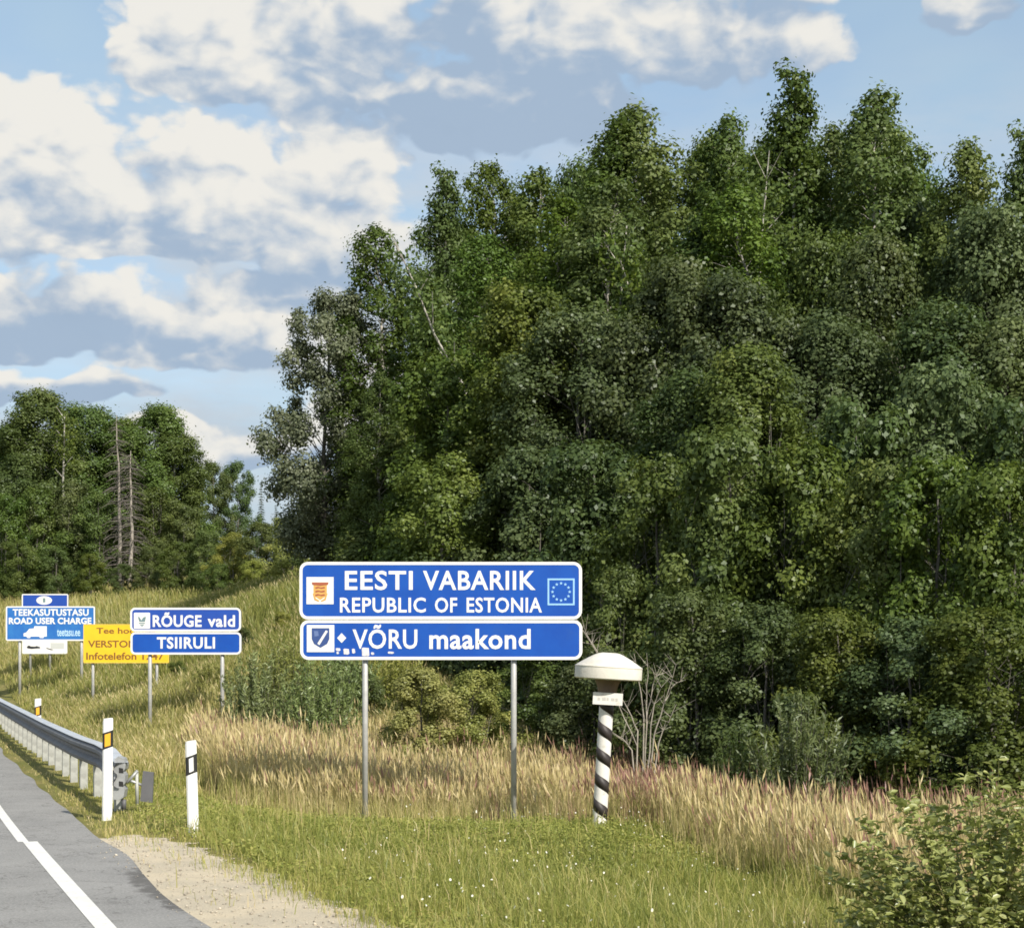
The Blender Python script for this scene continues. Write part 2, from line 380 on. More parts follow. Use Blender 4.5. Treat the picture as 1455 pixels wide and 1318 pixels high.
# ---- gravel lay-by beside the road
def gravel():
    # outline in plan, then a grid clipped with a ragged rim
    poly = np.array([(-4.75, 18.2), (-4.2, 18.7), (-3.15, 17.4), (-2.7, 16.5), (-2.1, 15.3), (-1.6, 14.0), (-1.1, 12.6), (-0.2, 10.5), (1.2, 7), (1.6, 4), (0.5, 4), (-1.0, 8), (-2.6, 12.4), (-3.7, 15.1), (-4.3, 16.7)])
    cell = 0.04
    xs = np.arange(-5.2, 1.9, cell); ys = np.arange(4, 19, cell)
    X, Y = np.meshgrid(xs, ys, indexing='ij')
    def inside(px, py):
        c = np.zeros(px.shape, bool)
        for (x1, y1), (x2, y2) in zip(poly, np.roll(poly, -1, 0)):
            k = ((y1 > py) != (y2 > py)); c ^= k & (px < (x2 - x1) * (py - y1) / (y2 - y1 + 1e-12) + x1)
        return c
    def wob(a, b): return 0.17 * np.sin(a * 3.1 + b * 1.7) + 0.07 * np.sin(a * 9.3 - b * 6.1) + 0.05 * np.sin(b * 15.1 + a * 4)
    cxm, cym = X[:-1, :-1] + cell / 2, Y[:-1, :-1] + cell / 2
    keep = inside(cxm + wob(cxm, cym), cym + wob(cym, cxm + 3))
    F4 = grid_faces(len(xs), len(ys)).reshape(len(xs) - 1, len(ys) - 1, 4)[keep]
    used, inv = np.unique(F4.ravel(), return_inverse=True)
    Z = ground(X.ravel()[used], Y.ravel()[used]) + 0.006
    me = np_mesh('gravel_shoulder', np.column_stack([X.ravel()[used], Y.ravel()[used], Z]), [inv.reshape(-1, 4)])
    m = bpy.data.materials.new('pale_gravel'); m.use_nodes = True; nt = m.node_tree; t = NT(nt); b = nt.nodes['Principled BSDF']
    geo = t.new('ShaderNodeNewGeometry'); p = geo.outputs['Position']
    n1 = t.noise(p, 1.4, 6, 0.65); n2 = t.noise(p, 60, 4, 0.75); n3 = t.noise(p, 4.5, 5, 0.7)
    c = t.mix(t.ss(n1, 0.35, 0.65), (0.60, 0.51, 0.37), (0.48, 0.42, 0.32))
    c = t.mix(t.m('MULTIPLY', t.ss(n3, 0.55, 0.72), 0.6), c, (0.36, 0.31, 0.23))
    c = t.mix(t.m('MULTIPLY', t.ss(n2, 0.42, 0.68), 0.5), c, (0.74, 0.66, 0.52))
    nt.links.new(c, b.inputs['Base Color']); b.inputs['Roughness'].default_value = 0.95; b.inputs['Specular IOR Level'].default_value = 0.1
    bp = t.new('ShaderNodeBump'); bp.inputs['Strength'].default_value = 0.9; bp.inputs['Distance'].default_value = 0.02
    nt.links.new(n2, bp.inputs['Height']); nt.links.new(bp.outputs[0], b.inputs['Normal'])
    g = tag(link('gravel_shoulder', me, m), 'pale gravel shoulder between the asphalt and the grass', None, kind='structure')
    return inside, g
gravel_inside, gravel_obj = gravel()

# ------------------------------------------------------------------ grass
def blade_mesh(name, xy, H, W, lean, tint, heads=None, head_tint=None, stiff=0.45):
    """bent tapered blades; heads: seed-head length (0 = none)"""
    n = len(xy); z = ground(xy[:, 0], xy[:, 1]) - 0.02
    a = rng.random(n) * 2 * np.pi
    side = np.column_stack([np.cos(a), np.sin(a), np.zeros(n)]) * (W / 2)[:, None]
    la = rng.random(n) * 2 * np.pi; L = lean * H
    ld = np.column_stack([np.cos(la) * L - 0.12 * H * 0.5, np.sin(la) * L, np.zeros(n)])
    base = np.column_stack([xy, z])
    mid = base + ld * 0.35 + np.column_stack([np.zeros(n), np.zeros(n), H * 0.58])
    tip = base + ld + np.column_stack([np.zeros(n), np.zeros(n), H * (1 - stiff * lean)])
    V = np.stack([base - side, base + side, mid + side * 0.8, mid - side * 0.8, tip], 1).reshape(-1, 3)
    b = np.arange(n) * 5
    q = np.stack([b, b + 1, b + 2, b + 3], 1); t3 = np.stack([b + 3, b + 2, b + 4], 1)
    polys = [q, t3]; tn = [tint, tint]
    if heads is not None:
        k = np.where(heads > 0)[0]; m = len(k)
        hl = heads[k][:, None]; d = tip[k] - mid[k]; d /= np.linalg.norm(d, axis=1)[:, None]
        hw = side[k] / np.linalg.norm(side[k], axis=1)[:, None] * (0.065 * hl)
        c = tip[k] - d * hl * 0.4
        HV = np.stack([c - d * hl * 0.5, c + hw, c + d * hl * 0.6, c - hw], 1).reshape(-1, 3)
        hb = len(V) + np.arange(m) * 4
        V = np.concatenate([V, HV]); polys.insert(1, np.stack([hb, hb + 1, hb + 2, hb + 3], 1)); tn.insert(1, head_tint[k])
    return np_mesh(name, V, polys, tn)

def tall_front(x):     # depth at which the tall dry grass begins
    return np.interp(x, [-14, -8, -6.5, -5.2, -4.4, -2.9, 0, 1.2, 2.0, 2.7, 3.5, 4.2, 6, 20], [60, 50, 33, 28.5, 26.2, 25.1, 25.4, 25.2, 23.4, 20.9, 17.4, 15.2, 11.6, 6])

def scatter(n, x0, x1, y0, y1):
    return np.column_stack([rng.uniform(x0, x1, n), rng.uniform(y0, y1, n)])

def pnoise(x, y, s, seed=0):
    r = np.random.default_rng(seed); v = 0
    for k in range(5):
        a, b, c = r.uniform(-1, 1, 3); v = v + np.sin(s * (a * x + b * y) * (1 + 0.6 * k) + c * 9)
    return v / 5
greens = leafmat('green_grass', [(0, (0.16, 0.20, 0.040)), (0.4, (0.335, 0.35, 0.085)), (0.75, (0.49, 0.44, 0.15)), (1, (0.66, 0.53, 0.26))], 0.40, 0.02, 0.0)
straw = leafmat('dry_grass', [(0, (0.18, 0.21, 0.05)), (0.3, (0.38, 0.365, 0.115)), (0.6, (0.60, 0.49, 0.24)), (0.85, (0.74, 0.62, 0.36)), (0.86, (0.28, 0.14, 0.12)), (1, (0.42, 0.24, 0.19))], 0.32, 0.02, 0.0)

def mown():
    pts = []
    def batch(n, x0, x1, y0, y1):
        p = scatter(n, x0, x1, y0, y1)
        off, _ = road_coord(p[:, 0], p[:, 1])
        w = 0.16 * np.sin(p[:, 0] * 5 + p[:, 1] * 3) + rng.normal(0, 0.17, n)
        g = gravel_inside(p[:, 0] + w, p[:, 1] + w)
        sparse = sstep(off, 0.75, 2.4)
        keep = (off > 0.80) & (rng.random(n) < 0.25 + 0.75 * sparse) & ~(g & (rng.random(n) > 0.004 + 0.10 * (pnoise(p[:, 0], p[:, 1], 4.0, 17) > 0.35))) & (p[:, 1] < tall_front(p[:, 0]) + 1.2)
        return p[keep]
    A = batch(190000, -5.2, 5.6, 10.2, 19); B = batch(120000, -6.5, 4.5, 19, 28); C = batch(60000, -14.5, -4.5, 22, 50)
    p = np.concatenate([A, B, C]); n = len(p)
    off, _ = road_coord(p[:, 0], p[:, 1])
    D = p[:, 1]
    pn = pnoise(p[:, 0], p[:, 1], 2.2, 4); pn2 = pnoise(p[:, 0], p[:, 1], 6, 9)
    H = (0.06 + 0.08 * sstep(off, 1.2, 4) + 0.13 * rng.random(n) ** 2 + 0.06 * np.maximum(pn, 0) + 0.05 * pn2) * (1 + 0.15 * rng.normal(0, 1, n))
    H += 0.25 * sstep(D - tall_front(p[:, 0]), -0.9, 0.5) * rng.random(n)
    H *= 1 - 0.52 * sstep(D, 18, 21.5); H = np.clip(H, 0.05, 0.7)
    W = 0.0068 * np.clip(D / 16, 0.8, 2.5) * (0.7 + 0.7 * rng.random(n))
    dry = 0.42 + 0.22 * pn + 0.12 * pn2 - 0.10 * sstep(off, 1.0, 4.5) + 0.28 * (1 - sstep(off, 0.8, 1.9))
    dry += 0.12 * sstep(-p[:, 0], 2.5, 6) - 0.08 * sstep(D, 17, 22)
    tint = np.clip(dry + rng.normal(0, 0.22, n), 0, 1)
    tuft = pnoise(p[:, 0], p[:, 1], 3.6, 52) > 0.28; H = np.where(tuft, H * rng.uniform(1.0, 1.9, n), H); stalk = rng.random(n) < 0.012 + 0.02 * (pnoise(p[:, 0], p[:, 1], 1.5, 61) > 0.3)
    worn = pnoise(p[:, 0], p[:, 1], 2.6, 71) > 0.40; H = np.where(worn, H * 0.5, H); tint = np.where(worn, np.clip(tint + 0.22, 0, 1), tint)
    H = np.where(stalk & (off > 2.5), H + rng.uniform(0.1, 0.35, n), H); tint = np.where(stalk, np.clip(tint + 0.4, 0, 1), tint)
    me = blade_mesh('short_grass', p, H, W, 0.12 + 0.42 * rng.random(n), tint)
    tag(link('short_grass', me, greens), 'short green roadside grass in front of the signs', 'grass', kind='stuff')
mown()

def tall():
    n = 420000
    p = scatter(n, -7.5, 10.5, 12, 37)
    fr = tall_front(p[:, 0]) + rng.normal(0, 0.8, n) + 1.1 * pnoise(p[:, 0], p[:, 1], 1.7, 21)
    keep = (p[:, 1] > fr) & (p[:, 1] < np.interp(p[:, 0], [-7, 0, 5, 9], [37, 36, 31, 27]))
    dens = 0.55 + 0.5 * pnoise(p[:, 0], p[:, 1], 1.3, 5)
    keep &= rng.random(n) < np.clip(dens + 0.2, 0.25, 1) * np.clip(1.25 - 0.13 * (p[:, 1] - fr), 0.3, 1)
    p = p[keep]; n = len(p)
    into = sstep(p[:, 1] - tall_front(p[:, 0]), -0.6, 1.4)
    pn = pnoise(p[:, 0], p[:, 1], 1.1, 8)
    H = (0.50 + 0.58 * into * (0.75 + 0.25 * pn)) * (0.65 + 0.45 * rng.random(n))
    tall_one = rng.random(n) < 0.06; H = np.where(tall_one, H * 1.25, H)
    W = 0.0062 * (0.7 + 0.8 * rng.random(n))
    tint = np.clip(0.60 + 0.20 * pnoise(p[:, 0], p[:, 1], 2.3, 2) + rng.normal(0, 0.15, n) - 0.12 * (1 - into), 0.0, 0.845)
    # greener towards the left slope and in scattered tufts
    green = (rng.random(n) < 0.16 + 0.3 * sstep(-p[:, 0], 4.8, 6.8))
    tint = np.where(green, rng.uniform(0.0, 0.28, n), tint)
    brown = (pnoise(p[:, 0], p[:, 1], 3.1, 95) > 0.34) & (rng.random(n) < 0.38); tint = np.where(brown, rng.uniform(0.87, 1.0, n), tint); H = np.where(brown, H * rng.uniform(0.9, 1.25, n), H)
    flatn = pnoise(p[:, 0], p[:, 1], 2.4, 97) > 0.38; H = np.where(flatn, H * 0.72, H)
    heads = np.where((H > 0.62) & (rng.random(n) < 0.55), 0.12 + 0.12 * rng.random(n), 0)
    red = 0.6 * pnoise(p[:, 0], p[:, 1], 1.6, 31) - 0.15 + 1.5 * sstep(p[:, 0], 0.6, 2.2) * sstep(p[:, 1], 22, 26)
    ht = np.where(rng.random(n) < np.clip(0.20 + 0.55 * red, 0.06, 0.9), rng.uniform(0.87, 1.0, n), rng.uniform(0.5, 0.84, n))
    me = blade_mesh('tall_dry_grass', p, H, W, 0.05 + 0.28 * rng.random(n) ** 1.5 + 0.25 * flatn * rng.random(n), tint, heads, ht)
    tag(link('tall_dry_grass', me, straw), 'tall straw coloured dry grass with reddish seed heads behind the sign posts', 'grass', kind='stuff')
tall()

def meadow():
    P_ = []
    for (n, x0, x1, y0, y1) in ((95000, -16, 0.5, 28, 48), (90000, -32, -2, 46, 72), (60000, -48, 2, 70, 112)):
        P_.append(scatter(n, x0, x1, y0, y1))
    p = np.concatenate(P_); n = len(p)
    off, _ = road_coord(p[:, 0], p[:, 1])
    keep = (off > 2.3) & ((p[:, 0] < -5.8 - 0.0 * p[:, 1]) | (p[:, 1] > 37)); p = p[keep]; n = len(p); off = off[keep]
    D = p[:, 1]; pn = pnoise(p[:, 0], p[:, 1], 0.7, 14); pn2 = pnoise(p[:, 0], p[:, 1], 2.5, 15)
    H = (0.35 + 0.35 * rng.random(n) + 0.15 * pn) * sstep(off, 1.6, 4.5) + 0.12
    W = 0.012 * D / 30 * (0.7 + 0.7 * rng.random(n))
    hill = sstep(D, 40, 48) * sstep(p[:, 0], -26, -14)
    tint = np.clip(0.36 + 0.13 * pn + 0.1 * pn2 + rng.normal(0, 0.12, n) - 0.20 * hill - 0.10 * sstep(p[:, 1], 36, 42) * sstep(p[:, 0], -13, -9) + 0.16 * sstep(-p[:, 0], 12, 18) * sstep(70 - D, 0, 20), 0.05, 0.84)
    heads = np.where(rng.random(n) < 0.2, 0.16, 0.0)
    me = blade_mesh('meadow_grass', p, H, W, 0.12 + 0.3 * rng.random(n), tint, heads, rng.uniform(0.4, 0.84, n))
    tag(link('meadow_grass', me, straw), 'olive meadow grass on the slope rising behind the small signs', 'grass', kind='stuff')
meadow()

def weeds():
    # clover, plantain and dandelion leaves among the grass
    p = scatter(110000, -4.6, 5.4, 10.5, 24.5); n = len(p)
    off, _ = road_coord(p[:, 0], p[:, 1])
    k = (off > 1.3) & ~gravel_inside(p[:, 0], p[:, 1]) & (p[:, 1] < tall_front(p[:, 0])) & (rng.random(n) < np.clip(0.55 + 0.9 * pnoise(p[:, 0], p[:, 1], 2.9, 81), 0.06, 1))
    p = p[k]; n = len(p)
    z = ground(p[:, 0], p[:, 1]) + 0.03 + 0.16 * rng.random(n) * (0.6 + 0.6 * pnoise(p[:, 0], p[:, 1], 3.6, 52))
    L = 0.022 + 0.035 * rng.random(n) ** 1.5; N = np.column_stack([rng.normal(0, 0.45, n), rng.normal(-0.25, 0.45, n), np.ones(n)])
    tint = np.clip(0.33 + 0.22 * pnoise(p[:, 0], p[:, 1], 1.9, 83) + rng.normal(0, 0.15, n), 0, 0.8)
    V, q, tn = leaf_quads(np.column_stack([p, z]), N, L, L * 0.6, tint, rng)
    tag(link('ground_weeds', np_mesh('ground_weeds', V, [q], [tn]), greens), 'low broad leaved weeds mixed into the short grass', 'weeds', kind='stuff')

def flowers():
    p = scatter(420, -1.6, 4.2, 12, 25); 
    p = p[(pnoise(p[:, 0], p[:, 1], 2.0, 41) > -0.15) & (p[:, 1] < tall_front(p[:, 0]) - 0.3) & ~gravel_inside(p[:, 0], p[:, 1])][:330]
    n = len(p); z = ground(p[:, 0], p[:, 1]) + rng.uniform(0.12, 0.30, n)
    r = rng.uniform(0.005, 0.011, n); V = []; Fq = []
    ang = np.arange(6) * np.pi / 3
    tilt = rng.normal(0, 0.5, (n, 2)); tilt[:, 1] -= 0.6
    for k, a in enumerate(ang):
        V.append(np.column_stack([p[:, 0] + r * np.cos(a), p[:, 1] + r * np.sin(a), z + r * (np.cos(a) * tilt[:, 0] - np.sin(a) * tilt[:, 1])]))
    stem0 = np.column_stack([p[:, 0] - 0.003, p[:, 1], z - 0.3]); stem1 = np.column_stack([p[:, 0] + 0.003, p[:, 1], z - 0.3])
    stem2 = np.column_stack([p[:, 0], p[:, 1], z - 0.002])
    V = np.stack(V + [stem0, stem1, stem2], 1).reshape(-1, 3); b = np.arange(n) * 9
    me = np_mesh('wildflowers', V, [np.stack([b + i for i in range(6)], 1), np.stack([b + 6, b + 7, b + 8], 1)], [np.ones(n) * 0.9, np.zeros(n)])
    m = leafmat('petals', [(0, (0.07, 0.12, 0.03)), (0.5, (0.1, 0.15, 0.04)), (0.51, (0.72, 0.72, 0.62)), (1, (0.8, 0.78, 0.68))], 0.2, 0.0, 0.0)
    tag(link('wildflowers', me, m), 'tiny white wildflowers dotted through the short grass', 'flowers', kind='stuff')
flowers()

def stones():
    n = 2600; p = scatter(n * 3, -4.4, 1.5, 8, 18.8); w = rng.normal(0, 0.09, (len(p), 2)); o_, _ = road_coord(p[:, 0], p[:, 1]); p = p[gravel_inside(p[:, 0] + w[:, 0], p[:, 1] + w[:, 1]) & (o_ > PAVED_R - 0.25 * rng.random(len(p)) ** 2)][:n]; n = len(p)
    off, zr = road_coord(p[:, 0], p[:, 1]); z = np.where(off < PAVED_R + 0.03, zr + 0.006, ground(p[:, 0], p[:, 1]) + 0.012); r = 0.006 + 0.014 * rng.random(n) ** 3
    dirs = np.array([(1, 0, 0), (0, 1, 0), (-1, 0, 0), (0, -1, 0), (0, 0, 0.7), (0, 0, -0.5)], float)
    V = np.column_stack([p, z])[:, None, :] + dirs[None] * r[:, None, None] * rng.uniform(0.6, 1.3, (n, 6, 1))
    b = (np.arange(n) * 6)[:, None]
    tr = np.array([(0, 1, 4), (1, 2, 4), (2, 3, 4), (3, 0, 4), (1, 0, 5), (2, 1, 5), (3, 2, 5), (0, 3, 5)])
    me = np_mesh('gravel_stones', V.reshape(-1, 3), [(b[:, :, None] + tr[None]).reshape(-1, 3)])
    tag(link('gravel_stones', me, mat('gravel_stone', (0.60, 0.53, 0.42), 0.9, noise=0.6, nscale=9)), 'loose small stones on the gravel shoulder', 'gravel', kind='stuff')
stones()

# ------------------------------------------------------------------ trees
class TubeB:
    def __init__(s): s.V = []; s.F = []; s.n = 0
    def tube(s, pts, rad, sides=6):
        pts = np.asarray(pts, float); rad = np.asarray(rad, float); k = len(pts)
        d = np.gradient(pts, axis=0); d /= np.linalg.norm(d, axis=1)[:, None] + 1e-9
        up = np.where(np.abs(d[:, 2:3]) > 0.9, np.array([[1., 0, 0]]), np.array([[0, 0, 1.]]))
        a = np.cross(d, up); a /= np.linalg.norm(a, axis=1)[:, None]; b = np.cross(d, a)
        th = np.arange(sides) * 2 * np.pi / sides
        V = pts[:, None] + rad[:, None, None] * (a[:, None] * np.cos(th)[None, :, None] + b[:, None] * np.sin(th)[None, :, None])
        i, j = np.meshgrid(np.arange(k - 1), np.arange(sides), indexing='ij'); j2 = (j + 1) % sides
        f = np.stack([i * sides + j, i * sides + j2, (i + 1) * sides + j2, (i + 1) * sides + j], -1).reshape(-1, 4)
        s.V.append(V.reshape(-1, 3)); s.F.append(f + s.n); s.n += k * sides
    def mesh(s, name): return np_mesh(name, np.concatenate(s.V), [np.concatenate(s.F)])

def leaf_quads(C, N, L, W, T, r, along=None):
    """diamond leaves, slightly folded. C centres, N normals"""
    n = len(C); N = N / (np.linalg.norm(N, axis=1)[:, None] + 1e-9)
    if along is None: along = r.normal(0, 1, (n, 3))
    t = along - N * (along * N).sum(1)[:, None]; t /= np.linalg.norm(t, axis=1)[:, None] + 1e-9
    b = np.cross(N, t)
    L = L[:, None] / 2; W = W[:, None] / 2
    V = np.stack([C - t * L, C + b * W + N * W * 0.35 - t * L * 0.15, C + t * L, C - b * W + N * W * 0.35 - t * L * 0.15], 1).reshape(-1, 3)
    q = (np.arange(n) * 4)[:, None] + np.arange(4)[None]
    return V, q, T

def grow(kind, seed):
    """returns (trunk mesh, crown mesh, design height, design radius). The crown is a heap of leafy billows carried by boughs."""
    r = np.random.default_rng(seed)
    K = dict(
        birch=dict(H=20, R=3.1, bare=0.12, nl=170, rl=(0.15, 0.29), taper=0.45, L=0.132, W=0.092, cov=1.0, tr=0.13, flat=1.0, fr=0.30, prof=lambda t: (1 - t) ** (0.50, 0.60, 0.78)[seed % 3] * min(1, 0.5 + 2.2 * t)),
        broad=dict(H=14, R=2.8, bare=0.08, nl=120, rl=(0.20, 0.36), taper=0.3, L=0.126, W=0.092, cov=1.02, tr=0.15, flat=0.92, fr=0.30, prof=lambda t: math.sqrt(max(0, 1 - ((t - 0.36) / 0.66) ** 2))),
        aspen=dict(H=14, R=2.8, bare=0.16, nl=110, rl=(0.17, 0.32), taper=0.3, L=0.130, W=0.102, cov=1.15, tr=0.15, flat=0.95, fr=0.32, prof=lambda t: math.sqrt(max(0, 1 - ((t - 0.45) / 0.58) ** 2))),
        shrub=dict(H=6, R=1.7, bare=0.0, nl=78, rl=(0.18, 0.34), taper=0.3, L=0.095, W=0.068, cov=1.1, tr=0.045, flat=0.92, fr=0.30, prof=lambda t: math.sqrt(max(0, 1 - ((t - 0.33) / 0.70) ** 2))),
    )[kind]
    H, R = K['H'], K['R']; tb = TubeB()
    hs = np.linspace(0, 1, 14); wob = np.cumsum(r.normal(0, 0.006 * H, (14, 2)), axis=0); wob -= wob[0]
    stem = np.column_stack([wob, hs * H * 0.95]); tb.tube(np.vstack([stem[0] - (0, 0, 0.5), stem]), np.concatenate([[K['tr'] * 1.25], K['tr'] * (1 - hs) ** 0.85 + 0.012]), 8)
    stems = [stem]
    if kind in ('shrub', 'broad'):
        for k in range(5 if kind == 'shrub' else 3):
            a = r.random() * 6.28; h2 = H * r.uniform(0.55, 0.85); sp = R * r.uniform(0.2, 0.5); q = np.linspace(0, 1, 9)
            pts = np.column_stack([np.cos(a) * sp * q ** 0.8, np.sin(a) * sp * q ** 0.8, q * h2]) + np.column_stack([np.cumsum(r.normal(0, 0.05, (9, 2)), axis=0), np.zeros(9)])
            tb.tube(pts, K['tr'] * 0.75 * (1 - q * 0.9), 6); stems.append(pts)
    # a lop-sided outline: the crown reaches further on some sides
    lob = r.uniform(0, 6.28, 3)
    P_, N_, L_, T_ = [], [], [], []
    nl = K['nl']
    for i in range(nl):
        t = ((i + r.random()) / nl) ** 0.92
        zc = H * (K['bare'] + (1 - K['bare']) * t * 0.985)
        a = i * 2.39996 + r.normal(0, 0.4)
        lop = 1 + 0.16 * math.sin(2 * a + lob[0]) + 0.16 * math.sin(a + lob[1] + 5 * t) + 0.14 * math.sin(11 * t + lob[2] + a)
        pr = K['prof'](t) * R * lop
        rl = R * r.uniform(*K['rl']) * (1 - K['taper'] * t)
        rl = min(rl, max(0.10 * R, pr * 0.8 + 0.05 * R))
        if r.random() < (0.10 + (0.06 * t if kind == 'birch' else 0.05)): continue
        out = max(0.0, pr - rl * 0.6) * r.uniform(0.55, 1.15) + (0.07 * R * t * abs(r.normal()) if kind == 'birch' else 0)
        ax = np.array([np.interp(zc, stem[:, 2], stem[:, 0]), np.interp(zc, stem[:, 2], stem[:, 1]), 0])
        c = ax + np.array([math.cos(a) * out, math.sin(a) * out, min(zc, H - rl * 0.7)])
        if kind == 'shrub': c[2] = max(c[2], rl * 0.55)
        # bough
        st = stems[r.integers(len(stems))]; hz = min(max(0.05, c[2] - 0.55 * out - 0.3 * rl), st[-1, 2] * 0.97)
        o = np.array([np.interp(hz, st[:, 2], st[:, 0]), np.interp(hz, st[:, 2], st[:, 1]), hz])
        q = np.linspace(0, 1, 5)[:, None]; bp = o + (c - o) * q + np.array([0, 0, 1]) * (0.12 * np.linalg.norm(c - o) * np.sin(q * 3.14)) + r.normal(0, 0.03, (5, 3)) * R * 0.3
        tb.tube(bp, K['tr'] * 0.32 * (1 - 0.75 * t) * (1 - 0.8 * q[:, 0]), 4)
        # leaves of this billow: a bumpy shell, a loose fringe, and bigger inner leaves that close it
        la = K['L'] * K['W'] * 0.5
        m = int(K['cov'] * 12.57 * rl * rl / la * 0.62 * (1 - 0.35 * t if kind == 'birch' else 1))
        d = r.normal(0, 1, (m, 3)); d /= np.linalg.norm(d, axis=1)[:, None]
        ph = r.uniform(0, 6.28, 6)
        bump = 1 + 0.16 * np.sin(3.1 * d[:, 0] * 1.5 + ph[0]) * np.sin(4 * d[:, 1] + ph[1]) + 0.13 * np.sin(7 * d[:, 2] + ph[2]) * np.sin(6 * d[:, 0] + ph[3]) + 0.10 * np.sin(11 * d[:, 1] + ph[4]) * np.sin(10 * d[:, 2] + ph[5])
        rad = rl * bump * (0.55 + 0.50 * r.random(m) ** 0.6)
        fr = r.random(m) < K['fr']; rad = np.where(fr, rad * (1 + 0.65 * r.random(m) ** 1.5), rad)
        inner = r.random(m) < 0.16; rad = np.where(inner, rl * 0.62 * r.random(m) ** 0.4, rad)
        pos = c + d * np.array([1, 1, K['flat']]) * rad[:, None]
        if kind == 'birch': pos[:, 2] -= 0.6 * rl * r.random(m) ** 3
        oc = np.array([math.cos(a), math.sin(a), 0.35 + 0.5 * t])
        nn = d * 0.95 + oc * 0.35 + np.array([0, 0, 0.25]) + r.normal(0, 0.55, (m, 3))
        P_.append(pos); N_.append(nn); L_.append(np.where(inner, 1.6, 1.0) * r.uniform(0.55, 1.4, m)); T_.append(np.clip(0.45 + r.normal(0, 0.14) + r.normal(0, 0.09, m), 0, 1))
    pos = np.concatenate(P_); pos[:, 2] = np.maximum(pos[:, 2], 0.03); n = len(pos); f = np.concatenate(L_)
    along = r.normal(0, 1, (n, 3)) + (np.array([0, 0, -1.2]) if kind == 'birch' else 0)
    V, qd, tn = leaf_quads(pos, np.concatenate(N_), K['L'] * f, K['W'] * f, np.concatenate(T_), r, along)
    return tb.mesh(kind + '_trunk'), np_mesh(kind + '_crown', V, [qd], [tn]), H, R

def grow_spruce(seed, H=16, R=2.4):
    r = np.random.default_rng(seed); tb = TubeB()
    tb.tube([(0, 0, -0.4), (0, 0, H * 0.5), (0, 0, H)], [0.16, 0.09, 0.012], 7)
    C = []; N = []; A = []; T = []
    z = 0.06 * H; k = 0
    while z < H * 0.985:
        t = z / H; nb = int(7 + 4 * (1 - t)); ln0 = R * (1 - t) ** 0.9 + 0.1
        for i in range(nb):
            a = k * 1.7 + i * 6.283 / nb + r.normal(0, 0.2); ln = ln0 * r.uniform(0.7, 1.15)
            d = np.array([math.cos(a), math.sin(a), 0]); m = max(4, int(ln * 16))
            s = r.random((m, 1)) ** 0.8
            base = np.array([0, 0, z]) + d * s * ln + np.array([0, 0, 1]) * (0.10 * ln * s - 0.42 * ln * s ** 1.7)
            tb.tube([(0, 0, z), tuple(np.array([0, 0, z]) + d * ln * 0.9 + np.array([0, 0, -0.28 * ln]))], [0.02, 0.005], 3)
            sidev = np.cross(d, [0, 0, 1]); off = sidev * r.normal(0, 0.10 + 0.10 * ln, (m, 1)) * (0.4 + s)
            C.append(base + off + np.array([0, 0, -0.06]) * r.random((m, 1))); A.append(d + sidev * np.sign(off @ sidev)[:, None] * 0.8 + np.array([0, 0, -0.5]))
            N.append(np.tile([0, 0, 1.0], (m, 1)) + d * 0.5 + r.normal(0, 0.45, (m, 3))); T.append(np.clip(0.4 + r.normal(0, 0.18, m), 0, 1))
        z += 0.30 + 0.10 * r.random(); k += 1
    C = np.concatenate(C); n = len(C)
    V, q, tn = leaf_quads(C, np.concatenate(N), r.uniform(0.22, 0.42, n), r.uniform(0.05, 0.10, n), np.concatenate(T), r, np.concatenate(A))
    return tb.mesh('spruce_trunk'), np_mesh('spruce_crown', V, [q], [tn]), H, R

def grow_willow(seed, H=2.4, R=1.3, stems=130, L=0.15, W=0.034):
    """upright withy shrub with narrow leaves"""
    r = np.random.default_rng(seed); tb = TubeB(); C = []; A = []; N = []; T = []
    for i in range(stems):
        a = r.random() * 6.283; s = R * math.sqrt(r.random()); h = H * (1 - 0.45 * (s / R) ** 2) * r.uniform(0.65, 1.1)
        b = np.array([math.cos(a) * s * 0.55, math.sin(a) * s * 0.55, 0]); e = np.array([math.cos(a) * s, math.sin(a) * s, h]) + np.append(r.normal(0, 0.06 * H, 2), 0)
        q = np.linspace(0, 1, 5)[:, None]; pts = b + (e - b) * q ** np.array([1.4, 1.4, 0.9])
        tb.tube(pts, 0.011 * (1 - q[:, 0] * 0.8), 3)
        m = int(110 * h / H); u = 0.08 + 0.92 * r.random(m); p = np.column_stack([np.interp(u, q[:, 0], pts[:, k]) for k in range(3)])
        az = r.random(m) * 6.283; o = np.column_stack([np.cos(az), np.sin(az), 0.9 + 0 * az])
        C.append(p + o * 0.05); A.append(o); N.append(np.column_stack([0.5 * np.cos(az), 0.5 * np.sin(az), 0.6 + 0 * az]) + r.normal(0, 0.7, (m, 3)))
        T.append(np.clip(0.45 + r.normal(0, 0.1) + r.normal(0, 0.14, m), 0, 1))
    C = np.concatenate(C); n = len(C)
    V, q, tn = leaf_quads(C, np.concatenate(N), L * r.uniform(0.7, 1.3, n), W * r.uniform(0.8, 1.3, n), np.concatenate(T), r, np.concatenate(A))
    return tb.mesh('willow_stems'), np_mesh('willow_crown', V, [q], [tn]), H, R

